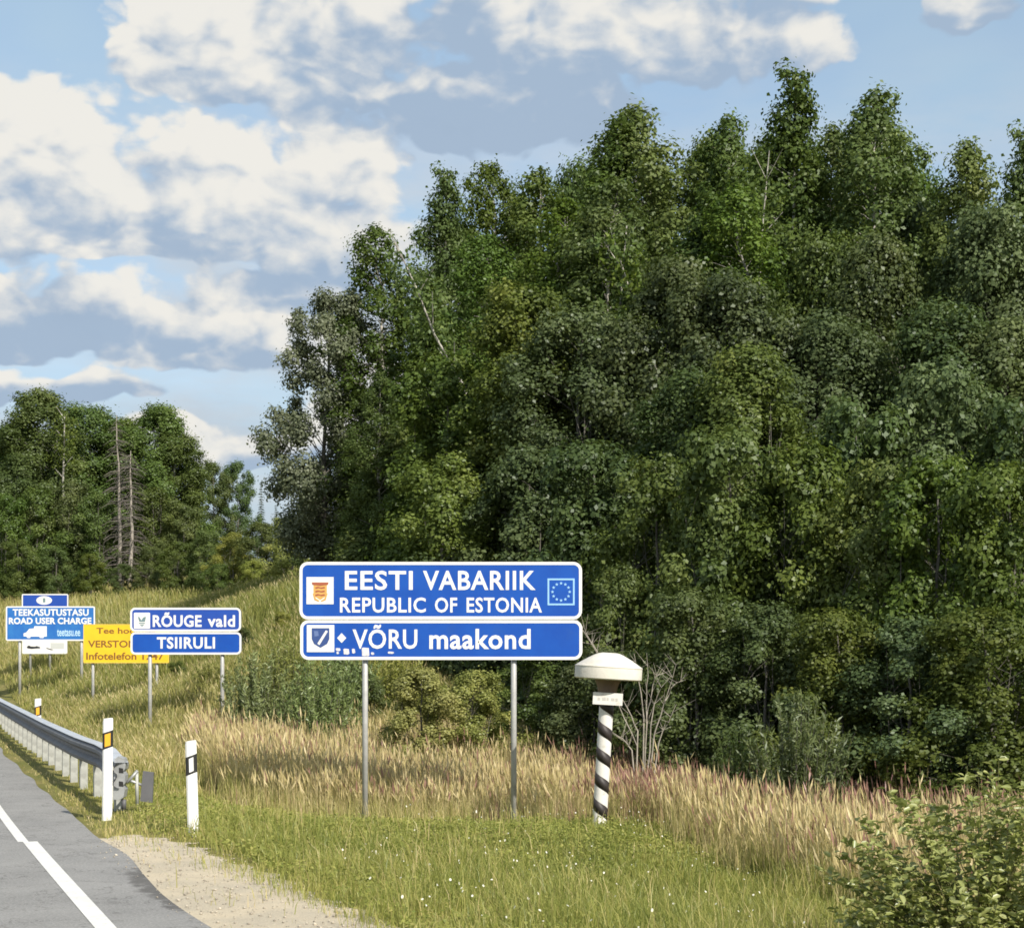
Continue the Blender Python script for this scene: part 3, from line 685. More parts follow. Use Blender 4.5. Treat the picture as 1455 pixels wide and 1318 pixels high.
LG = leafmat('birch_leaves', [(0, (0.055, 0.089, 0.017)), (0.5, (0.104, 0.153, 0.030)), (1, (0.193, 0.242, 0.055))], 0.32, 0.018, 0.16)
LB = leafmat('broad_leaves', [(0, (0.048, 0.077, 0.020)), (0.5, (0.088, 0.127, 0.035)), (1, (0.165, 0.210, 0.064))], 0.30, 0.02, 0.18)
LA = leafmat('aspen_leaves', [(0, (0.067, 0.094, 0.034)), (0.5, (0.112, 0.149, 0.054)), (1, (0.187, 0.230, 0.092))], 0.30, 0.012, 0.12)
LS = leafmat('shrub_leaves', [(0, (0.055, 0.085, 0.017)), (0.5, (0.108, 0.149, 0.030)), (1, (0.204, 0.242, 0.056))], 0.32, 0.018, 0.16)
LW = leafmat('willow_leaves', [(0, (0.12, 0.165, 0.045)), (0.5, (0.23, 0.285, 0.08)), (1, (0.36, 0.41, 0.15))], 0.28, 0.03)
LW2 = leafmat('silvery_willow_leaves', [(0, (0.075, 0.105, 0.035)), (0.5, (0.14, 0.18, 0.062)), (1, (0.26, 0.30, 0.12))], 0.28, 0.03)
LY = leafmat('yellowish_leaves', [(0, (0.15, 0.17, 0.032)), (0.5, (0.29, 0.31, 0.065)), (1, (0.45, 0.43, 0.11))], 0.34, 0.02)
LN = leafmat('spruce_needles', [(0, (0.018, 0.030, 0.014)), (0.5, (0.038, 0.055, 0.024)), (1, (0.07, 0.09, 0.04))], 0.15, 0.02)
bark_white = mat('birch_bark', (0.62, 0.59, 0.52), 0.8, noise=0.75, nscale=2.6, bump=0.3, bscale=12)
bark_grey = mat('grey_bark', (0.20, 0.185, 0.16), 0.9, noise=0.5, nscale=4, bump=0.4, bscale=14)
bark_dead = mat('dead_wood', (0.40, 0.36, 0.31), 0.9, noise=0.45, nscale=6)

PROTO = {}
for nm, args in (('birch', (1, 2, 3)), ('broad', (11, 12, 13)), ('aspen', (21,)), ('shrub', (31, 32))):
    PROTO[nm] = [grow(nm, s) for s in args]
PROTO['spruce'] = [grow_spruce(41)]
PROTO['willow'] = [grow_willow(51), grow_willow(52, 2.6, 1.5)]
KMAT = dict(birch=(LG, bark_white), broad=(LB, bark_grey), aspen=(LA, bark_grey), shrub=(LS, bark_grey), spruce=(LN, bark_grey), willow=(LW, bark_grey))
KNAME = dict(birch='birch_tree', broad='broadleaf_tree', aspen='aspen_tree', shrub='leafy_shrub', spruce='spruce_tree', willow='willow_shrub')
def plant(kind, px, top, wpx, D, label, group, var=None, leaf=None, low=0.0, lean=(0, 0), cat=None, name=None):
    """a tree whose crown top stands at pixel row `top` and whose crown is about wpx wide, rooted at depth D"""
    v = PROTO[kind][(var if var is not None else random.randrange(99)) % len(PROTO[kind])]
    x = (px - CX) / F * D; z0 = gz(x, D) - low; h = CAMH + (HY - top) / F * D - z0
    far = kind == 'birch' and D > 85
    if far: v = PROTO['broad'][len(label) % 3]
    if kind == 'broad' and h < 9: v = PROTO['shrub'][len(label) % 2]; leaf = leaf or LB
    tm, cm, H0, R0 = v
    sz = h / (H0 * 1.02); sx = (wpx * dict(birch=2.1, broad=1.35, aspen=1.2, shrub=1.35).get(kind, 1.0) / F * D) / (2 * R0 * 1.12)
    sx = min(sx, 1.35 * sz)
    t = empty(name or KNAME[kind], (x, D, z0), random.random() * 6.283)
    t.rotation_euler = (lean[0], lean[1], random.random() * 6.283)
    tag(t, label, cat or ('shrub' if kind in ('shrub', 'willow') else 'tree'), group)
    lm, bm_ = KMAT[kind]; lm = leaf or lm
    for nm, me, m in (('trunk', tm, bm_), ('crown', cm, lm)):
        if not len(me.materials): me.materials.append(m)
        o = link('stems' if (nm == 'trunk' and kind == 'willow') else nm, me, None, t); o.scale = (sx, sx, sz)
        o.material_slots[0].link = 'OBJECT'; o.material_slots[0].material = m
    return t
FG, BG, SG, LGp = 'trees of the main forest edge', 'tall birches along the forest skyline', 'shrubs along the foot of the forest', 'trees on the far left hill'
# skyline, left to right
LP = leafmat('pale_aspen_leaves', [(0, (0.085, 0.102, 0.056)), (0.5, (0.150, 0.172, 0.098)), (1, (0.24, 0.26, 0.165))], 0.3, 0.02, 0.05)
plant('aspen', 458, 405, 155, 58, 'greyish green aspen with open crown at the left end of the forest', FG, 0, LP)
plant('birch', 545, 305, 130, 58, 'birch with a thin ragged top just right of the grey aspen', BG, 0)
plant('birch', 625, 226, 115, 59, 'narrow pointed birch standing out against the white cumulus cloud', BG, 1)
plant('birch', 697, 214, 110, 66, 'dark slim birch tip right of the pointed birch by the cloud', BG, 2)
plant('birch', 765, 216, 150, 63, 'birch filling the skyline between the dark slim tip and the pale green birches', BG, 0)
plant('birch', 842, 148, 190, 60, 'wide light green birch under the grey cloud base', BG, 1)
plant('birch', 912, 128, 170, 61, 'light green birch with the highest tip in the middle of the skyline', BG, 2)
plant('birch', 985, 190, 160, 63, 'birch in the dip of the skyline left of the tallest tree', BG, 0)
plant('birch', 1045, 140, 130, 62, 'dark birch at the left shoulder of the tallest tree', BG, 2)
plant('birch', 1112, 82, 165, 58, 'tallest birch of the forest with a pointed crown', BG, 1)
plant('birch', 1182, 158, 140, 60, 'birch between the two highest pointed trees', BG, 0)
plant('birch', 1258, 100, 165, 56, 'second tallest birch with drooping dark sides, right of the tallest', BG, 2)
plant('birch', 1375, 180, 150, 54, 'lower birch right of the gap in the skyline', BG, 0)
plant('birch', 1448, 166, 140, 52, 'dark birch cut by the right edge of the picture at the skyline', BG, 1)
for (px, tp, w, D, v, lb) in [(655, 285, 130, 66, 2, 'birch crown filling the notch right of the pointed birch by the cloud'), (735, 250, 130, 68, 1, 'birch crown behind the notch right of the dark slim tip'),
        (803, 205, 140, 67, 2, 'birch crown behind the left flank of the wide light green birch'), (948, 178, 130, 67, 1, 'birch crown behind the dip right of the middle tip'),
        (1012, 178, 130, 66, 0, 'birch crown behind the dip left of the dark shoulder birch'), (1080, 165, 120, 65, 2, 'birch crown between the dark shoulder and the tallest birch'),
        (1148, 160, 120, 66, 1, 'birch crown right behind the flank of the tallest birch'), (1218, 165, 130, 64, 0, 'birch crown left behind the second tallest birch'), (1290, 205, 120, 62, 2, 'birch crown right behind the second tallest birch'),
        (1412, 222, 130, 60, 1, 'birch crown between the two rightmost skyline birches')]:
    plant('broad' if v != 1 else 'birch', px, tp + 12, w * 1.15, D, lb.replace('birch crown', 'tree crown'), BG, v, LG)
plant('broad', 1320, 265, 150, 56, 'broadleaf tree closing the dip right of the second tallest birch', FG, 0)
# second layer
for (k, px, tp, w, D, v, lm, lb) in [
    ('birch', 600, 380, 160, 54, 1, None, 'birch with a pale leaning trunk below the pointed skyline birch'),
    ('birch', 690, 318, 180, 55, 2, None, 'birch in the second row below the dark slim tip'),
    ('birch', 790, 262, 190, 54, 0, LG, 'birch in the second row left of the wide light green birch'),
    ('birch', 880, 235, 200, 53, 2, LG, 'birch with a pale forked trunk in the middle of the forest face'),
    ('birch', 975, 255, 200, 54, 1, LG, 'birch in the second row under the dip of the skyline'),
    ('birch', 1060, 240, 190, 52, 0, LG, 'bright green birch below the tallest tree'),
    ('broad', 1165, 310, 190, 50, 1, None, 'dark broadleaf tree between the foot of the two highest birches'),
    ('broad', 1265, 330, 200, 48, 2, None, 'grey green broadleaf tree below the second tallest birch'),
    ('broad', 1375, 290, 210, 47, 0, LA, 'grey green willow like tree below the right skyline birches'),
    ('broad', 1465, 330, 190, 46, 1, LA, 'grey green tree at the right edge below the skyline'),
    ('birch', 535, 520, 130, 53, 2, None, 'slim birch in front of the right side of the grey aspen'),
    ('broad', 735, 405, 210, 48, 0, LS, 'dense green broadleaf tree high above the big sign lettering'),
    ('broad', 830, 430, 210, 46, 1, None, 'dark green broadleaf tree above the right end of the big sign'),
    ('broad', 935, 365, 220, 46, 2, None, 'broad crowned tree above and right of the striped post'),
    ('broad', 1055, 380, 220, 44, 0, None, 'broadleaf tree in the centre of the right forest face'),
    ('broad', 1175, 430, 230, 42, 1, LA, 'greyish broadleaf tree right of the centre of the forest face'),
    ('broad', 1300, 420, 220, 41, 2, None, 'broadleaf tree two thirds up the right forest face'),
    ('broad', 1425, 440, 230, 40, 0, LA, 'greyish broadleaf tree by the right edge, two thirds up'),
    ('broad', 640, 500, 180, 50, 1, LS, 'light green broadleaf tree above the word at the left of the big sign'),
    ('broad', 568, 600, 150, 54, 2, LS, 'low broadleaf tree at the left foot of the forest'),
    ('broad', 1090, 478, 230, 38, 2, LS, 'rounded tree with yellow green sunlit top right of centre'),
    ('broad', 1310, 515, 230, 35, 1, LA, 'rounded pale green tree above the right shrubs'),
    ('broad', 955, 520, 200, 40, 0, None, 'dark rounded tree straight above the striped post'),
    ('broad', 1440, 560, 200, 34, 2, None, 'dark rounded tree by the right edge above the shrubs'),
    ('broad', 1200, 560, 200, 35, 0, None, 'dark rounded tree between the two pale rounded trees')]:
    plant(k, px, tp, w, D, lb, FG, v, lm)
# foot of the forest: shrubs down to the grass
for (k, px, tp, w, D, v, lm, lb) in [
    ('shrub', 640, 640, 170, 46, 0, None, 'dark shrub behind the left half of the big sign'),
    ('shrub', 745, 630, 190, 44, 1, LB, 'deep shaded shrub behind the middle of the big sign'),
    ('shrub', 850, 620, 200, 40, 0, LB, 'dark shrub behind the right end of the big sign'),
    ('shrub', 930, 640, 190, 36, 1, None, 'tall shrub right above the striped post cap'),
    ('shrub', 1030, 600, 210, 34, 0, None, 'tall olive shrub right of the striped post'),
    ('shrub', 1140, 620, 210, 33, 1, LS, 'tall olive shrub in the middle of the right forest foot'),
    ('shrub', 1235, 650, 200, 31.5, 0, LS, 'sunlit olive shrub behind the reddish grass heads'),
    ('shrub', 1335, 640, 210, 30.5, 1, None, 'tall dense shrub above the leafy bush in the corner'),
    ('shrub', 1440, 650, 210, 29.5, 0, LS, 'tall dense shrub cut by the right edge of the picture'),
    ('shrub', 880, 800, 130, 34, 1, None, 'low shrub peeking over the striped post cap'),
    ('shrub', 985, 830, 160, 31, 0, LB, 'low dark shrub right of the bare twigs'),
    ('shrub', 1085, 850, 170, 30, 1, LB, 'low dark shrub behind the silvery willow'),
    ('shrub', 1190, 860, 170, 29, 0, None, 'low dark shrub right of the silvery willow'),
    ('shrub', 1290, 870, 190, 28, 1, LB, 'low dark shrub just above the corner bush'),
    ('shrub', 1410, 860, 210, 27, 0, None, 'low dark shrub at the right edge behind the corner bush'),
    ('shrub', 765, 905, 170, 35, 1, LB, 'dark shrub under the right half of the big sign'),
    ('shrub', 850, 915, 140, 33, 0, LB, 'dark shrub behind the striped pole'),
    ('shrub', 600, 945, 200, 32.5, 1, LY, 'yellow green bush under the left half of the big sign'),
    ('shrub', 520, 950, 140, 38, 0, LS, 'light green bush left of the left post of the big sign'),
    ('shrub', 672, 950, 140, 33, 0, LY, 'yellow green bush under the middle of the big sign'),
    ('willow', 1135, 985, 190, 26.5, 0, LW2, 'silvery green upright willow shrub behind the reddish grass'),
    ('willow', 1050, 1030, 110, 27, 1, LB, 'small dark upright shrub beside the silvery willow'),
    ('willow', 365, 928, 140, 36, 0, LW, 'green upright willow right of the small blue sign post'),
    ('willow', 450, 922, 150, 35, 1, LW, 'green upright willow left of the big sign'),
    ('willow', 405, 905, 130, 39, 1, LY, 'leafy thicket between the two blue signs'),
    ('willow', 300, 942, 120, 42, 0, LY, 'green willow shrub behind the small blue sign'),
    ('willow', 490, 905, 120, 38, 0, LW, 'leafy thicket beside the left edge of the big sign'),
    ('shrub', 345, 890, 110, 46, 1, LS, 'rounded bush on the bank just right of the small blue sign'),
    ('shrub', 400, 868, 110, 47, 0, LY, 'yellow green bush on the bank left of the upper big panel'),
    ('shrub', 255, 938, 90, 48, 0, LS, 'green bush behind the posts of the small blue sign'),
    ('willow', 555, 915, 130, 39, 1, LY, 'leafy thicket showing just right of the left post of the big sign'),
    ('shrub', 540, 880, 130, 44, 0, LY, 'yellow green bush higher on the bank behind the left post of the big sign'),
    ('shrub', 455, 890, 120, 45, 1, LS, 'rounded bush on the bank hidden partly by the left end of the big sign')]:
    plant(k, px, tp, w, D, lb, SG, v, lm, low=0.15)
# far left hill
for (k, px, tp, w, D, v, lm, lb) in [
    ('birch', 22, 640, 110, 104, 0, None, 'birch at the left edge of the picture on the far hill'),
    ('birch', 70, 552, 130, 106, 1, None, 'highest birch of the far left clump'),
    ('birch', 112, 566, 110, 108, 2, None, 'birch with a pale trunk beside the highest of the far left clump'),
    ('spruce', 147, 566, 55, 114, 0, None, 'dark spruce tip poking out of the far left clump'),
    ('birch', 45, 600, 120, 109, 1, None, 'birch behind the left edge of the far left clump'),
    ('birch', 150, 600, 120, 116, 1, None, 'birch filling the middle of the far left clump behind the spruce tip'),
    ('birch', 180, 588, 90, 112, 0, None, 'birch behind the two bare spruce trunks'),
    ('birch', 213, 572, 90, 110, 1, None, 'birch right of the two bare spruce trunks'),
    ('spruce', 228, 570, 45, 116, 0, None, 'slim dark spruce at the right top of the far left clump'),
    ('birch', 243, 610, 80, 108, 2, None, 'birch at the right shoulder of the far left clump'),
    ('broad', 5, 700, 70, 97, 2, LG, 'rounded tree cut by the left edge of the picture'),
    ('broad', 52, 690, 80, 98, 0, LG, 'rounded tree low in the far left clump above the road charge sign'),
    ('broad', 100, 680, 80, 99, 1, LG, 'rounded tree in the far left clump above the yellow sign'),
    ('broad', 142, 700, 70, 98, 1, LS, 'rounded tree left of the bare spruce trunks'),
    ('broad', 222, 690, 75, 99, 2, LG, 'rounded tree right of the bare spruce trunks'),
    ('broad', 258, 715, 60, 98, 2, LS, 'rounded tree at the right foot of the far left clump'),
    ('shrub', 30, 765, 80, 94, 0, LS, 'shrub behind the road charge sign'),
    ('shrub', 80, 775, 80, 94, 1, LG, 'shrub behind the right end of the road charge sign'),
    ('shrub', 128, 785, 75, 93, 1, LS, 'shrub behind the yellow sign'),
    ('shrub', 172, 800, 60, 92, 0, LB, 'low dark shrub at the foot of the bare trunks'),
    ('shrub', 212, 775, 75, 92, 1, LS, 'low shrub at the foot of the far left clump'),
    ('shrub', 250, 768, 75, 90, 0, LS, 'shrub on the far hill behind the small blue sign'),
    ('shrub', 290, 752, 80, 89, 0, LG, 'shrub on the far hill right of the left clump'),
    ('shrub', 330, 755, 80, 86, 1, LY, 'bright green shrub on the far hill below the two small distant trees'),
    ('shrub', 372, 740, 80, 84, 1, LS, 'shrub on the far hill between the left clump and the main forest'),
    ('shrub', 412, 732, 80, 82, 0, LY, 'sunlit olive shrub on the hill just left of the big sign'),
    ('shrub', 458, 735, 90, 72, 1, LB, 'dark shrub under the grey aspen'),
    ('shrub', 310, 800, 80, 80, 0, LS, 'low shrub along the top of the meadow'),
    ('shrub', 360, 795, 80, 78, 1, LY, 'low yellow green shrub at the crest of the meadow'),
    ('aspen', 305, 655, 60, 140, 0, LB, 'small distant tree with a bare pale trunk, left of a pair'),
    ('aspen', 340, 652, 55, 141, 0, LB, 'small distant tree with a bare pale trunk, right of a pair'),
    ('spruce', 371, 680, 36, 145, 0, None, 'small distant spruce on the hill left of the main forest'),
    ('spruce', 392, 712, 34, 150, 0, None, 'smallest distant spruce tip beside the grey aspen'),
    ('spruce', 415, 705, 36, 148, 0, None, 'distant spruce half hidden behind the grey aspen')]:
    plant(k, px, tp, w, D, lb, LGp, v, lm)

def dead_spruce(px, top, D, label, seed):
    r = np.random.default_rng(seed); x = (px - CX) / F * D; z0 = gz(x, D)
    h = CAMH + (HY - top) / F * D - z0
    t = empty('dead_spruce', (x, D, z0)); tag(t, label, 'dead tree', 'bare spruces in the far left clump')
    tb = TubeB(); q = np.linspace(0, 1, 8); pts = np.column_stack([np.cumsum(r.normal(0, 0.05, 8)), np.cumsum(r.normal(0, 0.05, 8)), q * h])
    tb.tube(np.vstack([pts[0] - (0, 0, 0.4), pts]), np.concatenate([[0.15], 0.13 * (1 - q) + 0.02]), 7); link('trunk', tb.mesh('dead_trunk'), bark_dead, t)
    tw = TubeB()
    for i in range(260):
        s = r.uniform(0.08, 0.97); a = r.random() * 6.283; ln = r.uniform(0.5, 1.9) * (1.05 - 0.6 * s)
        o = np.array([np.interp(s, q, pts[:, 0]), np.interp(s, q, pts[:, 1]), s * h]); d = np.array([math.cos(a), math.sin(a), 0])
        tw.tube([o, o + d * ln * 0.55 + (0, 0, -0.08 * ln), o + d * ln + (0, 0, -0.35 * ln)], [0.022, 0.014, 0.006], 3)
    link('branches', tw.mesh('dead_branches'), mat('dead_twig', (0.16, 0.14, 0.125), 0.95), t)
dead_spruce(170, 590, 97, 'left of two bare pale spruce trunks in the far left clump', 3)
dead_spruce(186, 640, 96.5, 'right and shorter of two bare pale spruce trunks in the far left clump', 4)

def bare_pole(px, y0, y1, D, lean_px, label, rad=0.07):
    """a pale birch stem seen through a gap in the crowns, with a few boughs"""
    a = P(px, y0, D); b = P(px + lean_px, y1, D); g = gz(a.x, D)
    k = (g - a.z) / (b.z - a.z); base = a + (b - a) * k
    t = empty('birch_sapling', base); tag(t, label, 'tree', 'pale stems among the crowns')
    tb = TubeB(); r = np.random.default_rng(int(px)); n = 9; q = np.linspace(0, 1, n)
    top = b - base; pts = np.outer(q, np.array(top)) + np.column_stack([r.normal(0, 0.06, n), r.normal(0, 0.06, n), np.zeros(n)]); pts[0] = (0, 0, -0.3)
    tb.tube(pts, rad * (1.15 - q * 0.85), 6)
    for i in range(7):
        s = r.uniform(0.62, 0.98); o = np.array(top) * s; a2 = r.random() * 6.283; ln = r.uniform(0.5, 1.3)
        tb.tube([o, o + np.array([math.cos(a2) * ln * 0.6, math.sin(a2) * ln * 0.6, ln * 0.7])], [rad * 0.35, 0.008], 4)
    link('trunk', tb.mesh('stem'), bark_white, t)
    C = []; 
    for i in range(60):
        s = r.uniform(0.72, 0.97); C.append(np.array(top) * s + r.normal(0, 0.4, 3))
    C = np.array(C); idx = np.repeat(np.arange(60), 16); m = len(idx)
    V, qd, tn = leaf_quads(C[idx] + r.normal(0, 0.16, (m, 3)), r.normal(0, 1, (m, 3)) + np.array([0, -0.3, 0.6]), r.uniform(0.12, 0.22, m), r.uniform(0.08, 0.14, m), np.clip(0.5 + r.normal(0, 0.2, m), 0, 1), r)
    link('crown', np_mesh('stem_crown', V, [qd], [tn]), LG, t)
bare_pole(618, 468, 345, 52.0, -58, 'thin pale birch leaning left across the forest edge, beside the clouds')
bare_pole(887, 395, 320, 51.5, 1, 'pale upright birch stem showing in the middle of the forest', 0.08)
bare_pole(885, 385, 322, 51.2, -22, 'pale birch stem leaning left beside the upright one', 0.06)
bare_pole(1087, 275, 215, 54.0, 3, 'pale birch stem showing below the tallest tree', 0.06)
bare_pole(91, 640, 590, 103.0, 1, 'pale birch stem showing in the far left clump', 0.11)
bare_pole(740, 560, 500, 47.5, -20, 'thin pale stem leaning left above the big sign', 0.045)

# dead bare-twigged shrub by the striped post
def twig_shrub(px, D, label):
    x = (px - CX) / F * D; z0 = gz(x, D); t = empty('bare_shrub', (x, D, z0)); tag(t, label, 'shrub')
    r = np.random.default_rng(8); k = D / F
    stems = [[(912, 1085), (918, 1010), (922, 945)], [(912, 1085), (905, 1040), (893, 1005), (880, 985)], [(914, 1085), (930, 1045), (944, 1000), (960, 945)],
             [(912, 1085), (914, 1020), (906, 965), (900, 930)], [(915, 1085), (925, 1010), (938, 975)], [(910, 1085), (898, 1065), (885, 1050), (868, 1040)],
             [(918, 1020), (930, 965), (945, 955)], [(944, 1000), (955, 975), (966, 968)], [(916, 1085), (940, 1040), (958, 1010)],
             [(905, 1060), (880, 1000), (850, 925), (825, 890)], [(850, 925), (836, 905), (812, 868)]]
    for s in stems:
        dy0 = r.uniform(-0.3, 0.5); tb = TubeB(); n = len(s)
        base_d = D
        pts = [np.array([(p[0] - px) * k, dy0 * i / n, z_ - z0]) for i, (p, z_) in enumerate((q, CAMH - (q[1] - HY) * k) for q in s)]
        if s[0][1] > 1070: pts[0][2] = -0.05
        m = 10; u = np.linspace(0, n - 1, m); pp = np.column_stack([np.interp(u, np.arange(n), np.array(pts)[:, c]) for c in range(3)]) + r.normal(0, 0.012, (m, 3))
        r0 = 0.017 if s[0][1] > 1070 else 0.010
        tb.tube(pp, np.linspace(r0, 0.004, m), 5)
        for j in range(9):
            i = r.integers(3, m); o = pp[i]; d = r.normal(0, 1, 3); d[2] = abs(d[2]) + 0.3; d /= np.linalg.norm(d)
            tb.tube([o, o + d * r.uniform(0.12, 0.42)], [0.005, 0.002], 3)
        link('stem', tb.mesh('bare_stem'), mat('pale_twig', (0.40, 0.36, 0.30), 0.9, noise=0.4, nscale=8), t)
twig_shrub(912, 27.2, 'leafless pale twiggy shrub just right of the striped post')

weeds()

# leafy bush in the lower right corner, close to the viewer
def corner_bush():
    D = 13.2; cx_, = [(1400 - CX) / F * D]; z0 = gz(cx_, D)
    t = empty('corner_bush', (cx_, D, z0)); tag(t, 'near leafy bush with glossy oval leaves in the lower right corner', 'bush')
    r = np.random.default_rng(77); tb = TubeB(); C = []; N = []; A = []; T = []
    for i in range(150):
        a = r.random() * 6.283; s = 1.32 * math.sqrt(r.random())
        if i < 34:       # low sprays reaching left over the grass
            a = math.pi + r.normal(0, 0.35); s = r.uniform(0.6, 1.5); h = r.uniform(0.35, 1.0) * (1.25 - 0.55 * s)
        else:
            h = 1.78 * (1 - 0.50 * (s / 1.32) ** 2) * r.uniform(0.55, 1.05)
        e = np.array([math.cos(a) * s, math.sin(a) * s * 0.8, h]); b = e * np.array([0.25, 0.25, 0]) 
        q = np.linspace(0, 1, 7)[:, None]; pts = b + (e - b) * q ** np.array([1.5, 1.5, 0.85]) + r.normal(0, 0.015, (7, 3)); pts[0, 2] = -0.05
        tb.tube(pts, 0.008 * (1 - 0.8 * q[:, 0]), 4)
        m = int(34 + 20 * h); u = 0.25 + 0.77 * r.random(m) ** 0.75
        p = np.column_stack([np.interp(u, q[:, 0], pts[:, k]) for k in range(3)])
        az = r.random(m) * 6.283; o = np.column_stack([np.cos(az), np.sin(az), r.uniform(-0.2, 0.6, m)])
        C.append(p + o * r.uniform(0.02, 0.09, (m, 1))); A.append(o); N.append(np.column_stack([-0.2 * np.cos(az), -0.2 * np.sin(az), np.ones(m)]) + r.normal(0, 0.5, (m, 3)))
        T.append(np.clip(0.42 + 0.25 * (u - 0.5) + r.normal(0, 0.15, m), 0, 1))
    link('stems', tb.mesh('bush_stems'), mat('green_stem', (0.16, 0.15, 0.06), 0.8), t)
    C = np.concatenate(C); N = np.concatenate(N); A = np.concatenate(A); T = np.concatenate(T); n = len(C)
    N /= np.linalg.norm(N, axis=1)[:, None]; tt = A - N * (A * N).sum(1)[:, None]; tt /= np.linalg.norm(tt, axis=1)[:, None]; b = np.cross(N, tt)
    L = r.uniform(0.05, 0.10, n)[:, None]; W = L * r.uniform(0.20, 0.29, (n, 1))
    # six-cornered leaf folded along its midrib
    mid0 = C - tt * L * 0.5; mid1 = C + tt * L * 0.5 - N * L * 0.12
    l1 = C - tt * L * 0.2 + b * W + N * W * 0.4; l2 = C + tt * L * 0.18 + b * W * 0.9 + N * W * 0.3
    r1 = C - tt * L * 0.2 - b * W + N * W * 0.4; r2 = C + tt * L * 0.18 - b * W * 0.9 + N * W * 0.3
    V = np.stack([mid0, l1, l2, mid1, r2, r1], 1).reshape(-1, 3); k = (np.arange(n) * 6)[:, None]
    me = np_mesh('bush_leaves', V, [k + np.array([[0, 1, 2, 3]]), k + np.array([[0, 3, 4, 5]])], [T, T])
    link('foliage', me, leafmat('bush_leaf', [(0, (0.16, 0.20, 0.05)), (0.5, (0.33, 0.36, 0.11)), (1, (0.55, 0.55, 0.24))], 0.36, 0.05, 0.0, 0.4), t)
corner_bush()

# ------------------------------------------------------------------ signs
white = mat('sign_white', (0.80, 0.80, 0.78), 0.45, noise=0.06, nscale=5)
blue = mat('sign_blue', (0.004, 0.066, 0.38), 0.36, color2=(0.006, 0.084, 0.43), nscale=2, dirt=((0.02, 0.085, 0.34), 3, 0.5))
navy = mat('sign_deep_blue', (0.014, 0.065, 0.36), 0.42, color2=(0.016, 0.075, 0.40), nscale=3)
cyanblue = mat('sign_light_blue', (0.018, 0.13, 0.46), 0.42, color2=(0.03, 0.18, 0.50), nscale=3)
yellow = mat('sign_yellow', (0.86, 0.54, 0.02), 0.5, noise=0.08, nscale=4)
blackp = mat('black_print', (0.02, 0.02, 0.022), 0.55)
brownp = mat('brown_print', (0.22, 0.10, 0.02), 0.55)
galv = mat('galvanised_steel', (0.50, 0.50, 0.49), 0.5, 0.15, noise=0.2, nscale=9, dirt=((0.2, 0.18, 0.15), 6, 0.5))
alu = mat('sign_back', (0.45, 0.45, 0.46), 0.5, 0.6)

def rounded(w0, w1, z0, z1, r, n=6):
    pts = []
    for (cx, cz, a0) in ((w1 - r, z1 - r, 0), (w0 + r, z1 - r, 90), (w0 + r, z0 + r, 180), (w1 - r, z0 + r, 270)):
        for i in range(n + 1):
            a = math.radians(a0 + 90 * i / n); pts.append((cx + r * math.cos(a), cz + r * math.sin(a)))
    return pts

def prism(name, outline, y0, y1, m, parent):
    """outline in x,z extruded from y0 (front, towards the viewer) to y1"""
    n = len(outline)
    V = [(x, y0, z) for x, z in outline] + [(x, y1, z) for x, z in outline]
    Fc = [list(range(n))[::-1] if False else list(range(n)), [n + i for i in range(n)][::-1]] + [[i, n + i, n + (i + 1) % n, (i + 1) % n] for i in range(n)]
    me = bpy.data.meshes.new(name); me.from_pydata(V, [], Fc); me.update()
    bm = bmesh.new(); bm.from_mesh(me); bmesh.ops.recalc_face_normals(bm, faces=bm.faces); bm.to_mesh(me); bm.free()
    return link(name, me, m, parent)

def frame(name, outer, inner, y0, y1, m, parent):
    n = len(outer)
    V = [(x, y0, z) for x, z in outer] + [(x, y0, z) for x, z in inner] + [(x, y1, z) for x, z in outer] + [(x, y1, z) for x, z in inner]
    Fc = []
    for i in range(n):
        j = (i + 1) % n
        Fc += [[i, j, n + j, n + i], [i, 2 * n + i, 2 * n + j, j], [n + i, n + j, 3 * n + j, 3 * n + i]]
    me = bpy.data.meshes.new(name); me.from_pydata(V, [], Fc); me.update()
    bm = bmesh.new(); bm.from_mesh(me); bmesh.ops.recalc_face_normals(bm, faces=bm.faces); bm.to_mesh(me); bm.free()
    return link(name, me, m, parent)

def text(name, s, x0, x1, z0, z1, y, m, parent, bold=0.018, space=1.0):
    cu = bpy.data.curves.new(name, 'FONT'); cu.body = s; cu.offset = bold; cu.extrude = 0.01; cu.space_character = space; cu.resolution_u = 3
    o = bpy.data.objects.new(name, cu); COL.objects.link(o)
    dg = bpy.context.evaluated_depsgraph_get(); dg.update()
    me = bpy.data.meshes.new_from_object(o.evaluated_get(dg)); bpy.data.objects.remove(o)
    n = len(me.vertices); co = np.empty(n * 3); me.vertices.foreach_get('co', co); co = co.reshape(-1, 3)
    a, b = co.min(0), co.max(0)
    X = x0 + (co[:, 0] - a[0]) / (b[0] - a[0]) * (x1 - x0); Z = z0 + (co[:, 1] - a[1]) / (b[1] - a[1]) * (z1 - z0)
    Y = np.where(co[:, 2] > 0, y - 0.0025, y + 0.0005)
    me.vertices.foreach_set('co', np.column_stack([X, Y, Z]).ravel()); me.update(); me.name = name; me.materials.clear()
    return link(name, me, m, parent)

def cyl(name, p0, p1, r0, r1, m, parent, sides=16):
    me = bpy.data.meshes.new(name); bm = bmesh.new(); p0, p1 = Vector(p0), Vector(p1)
    d = p1 - p0
    bmesh.ops.create_cone(bm, cap_ends=True, segments=sides, radius1=r0, radius2=r1, depth=d.length, matrix=Matrix.Translation((p0 + p1) / 2) @ d.to_track_quat('Z', 'Y').to_matrix().to_4x4())
    for f in bm.faces: f.smooth = len(f.verts) == 4
    bm.to_mesh(me); bm.free(); return link(name, me, m, parent)

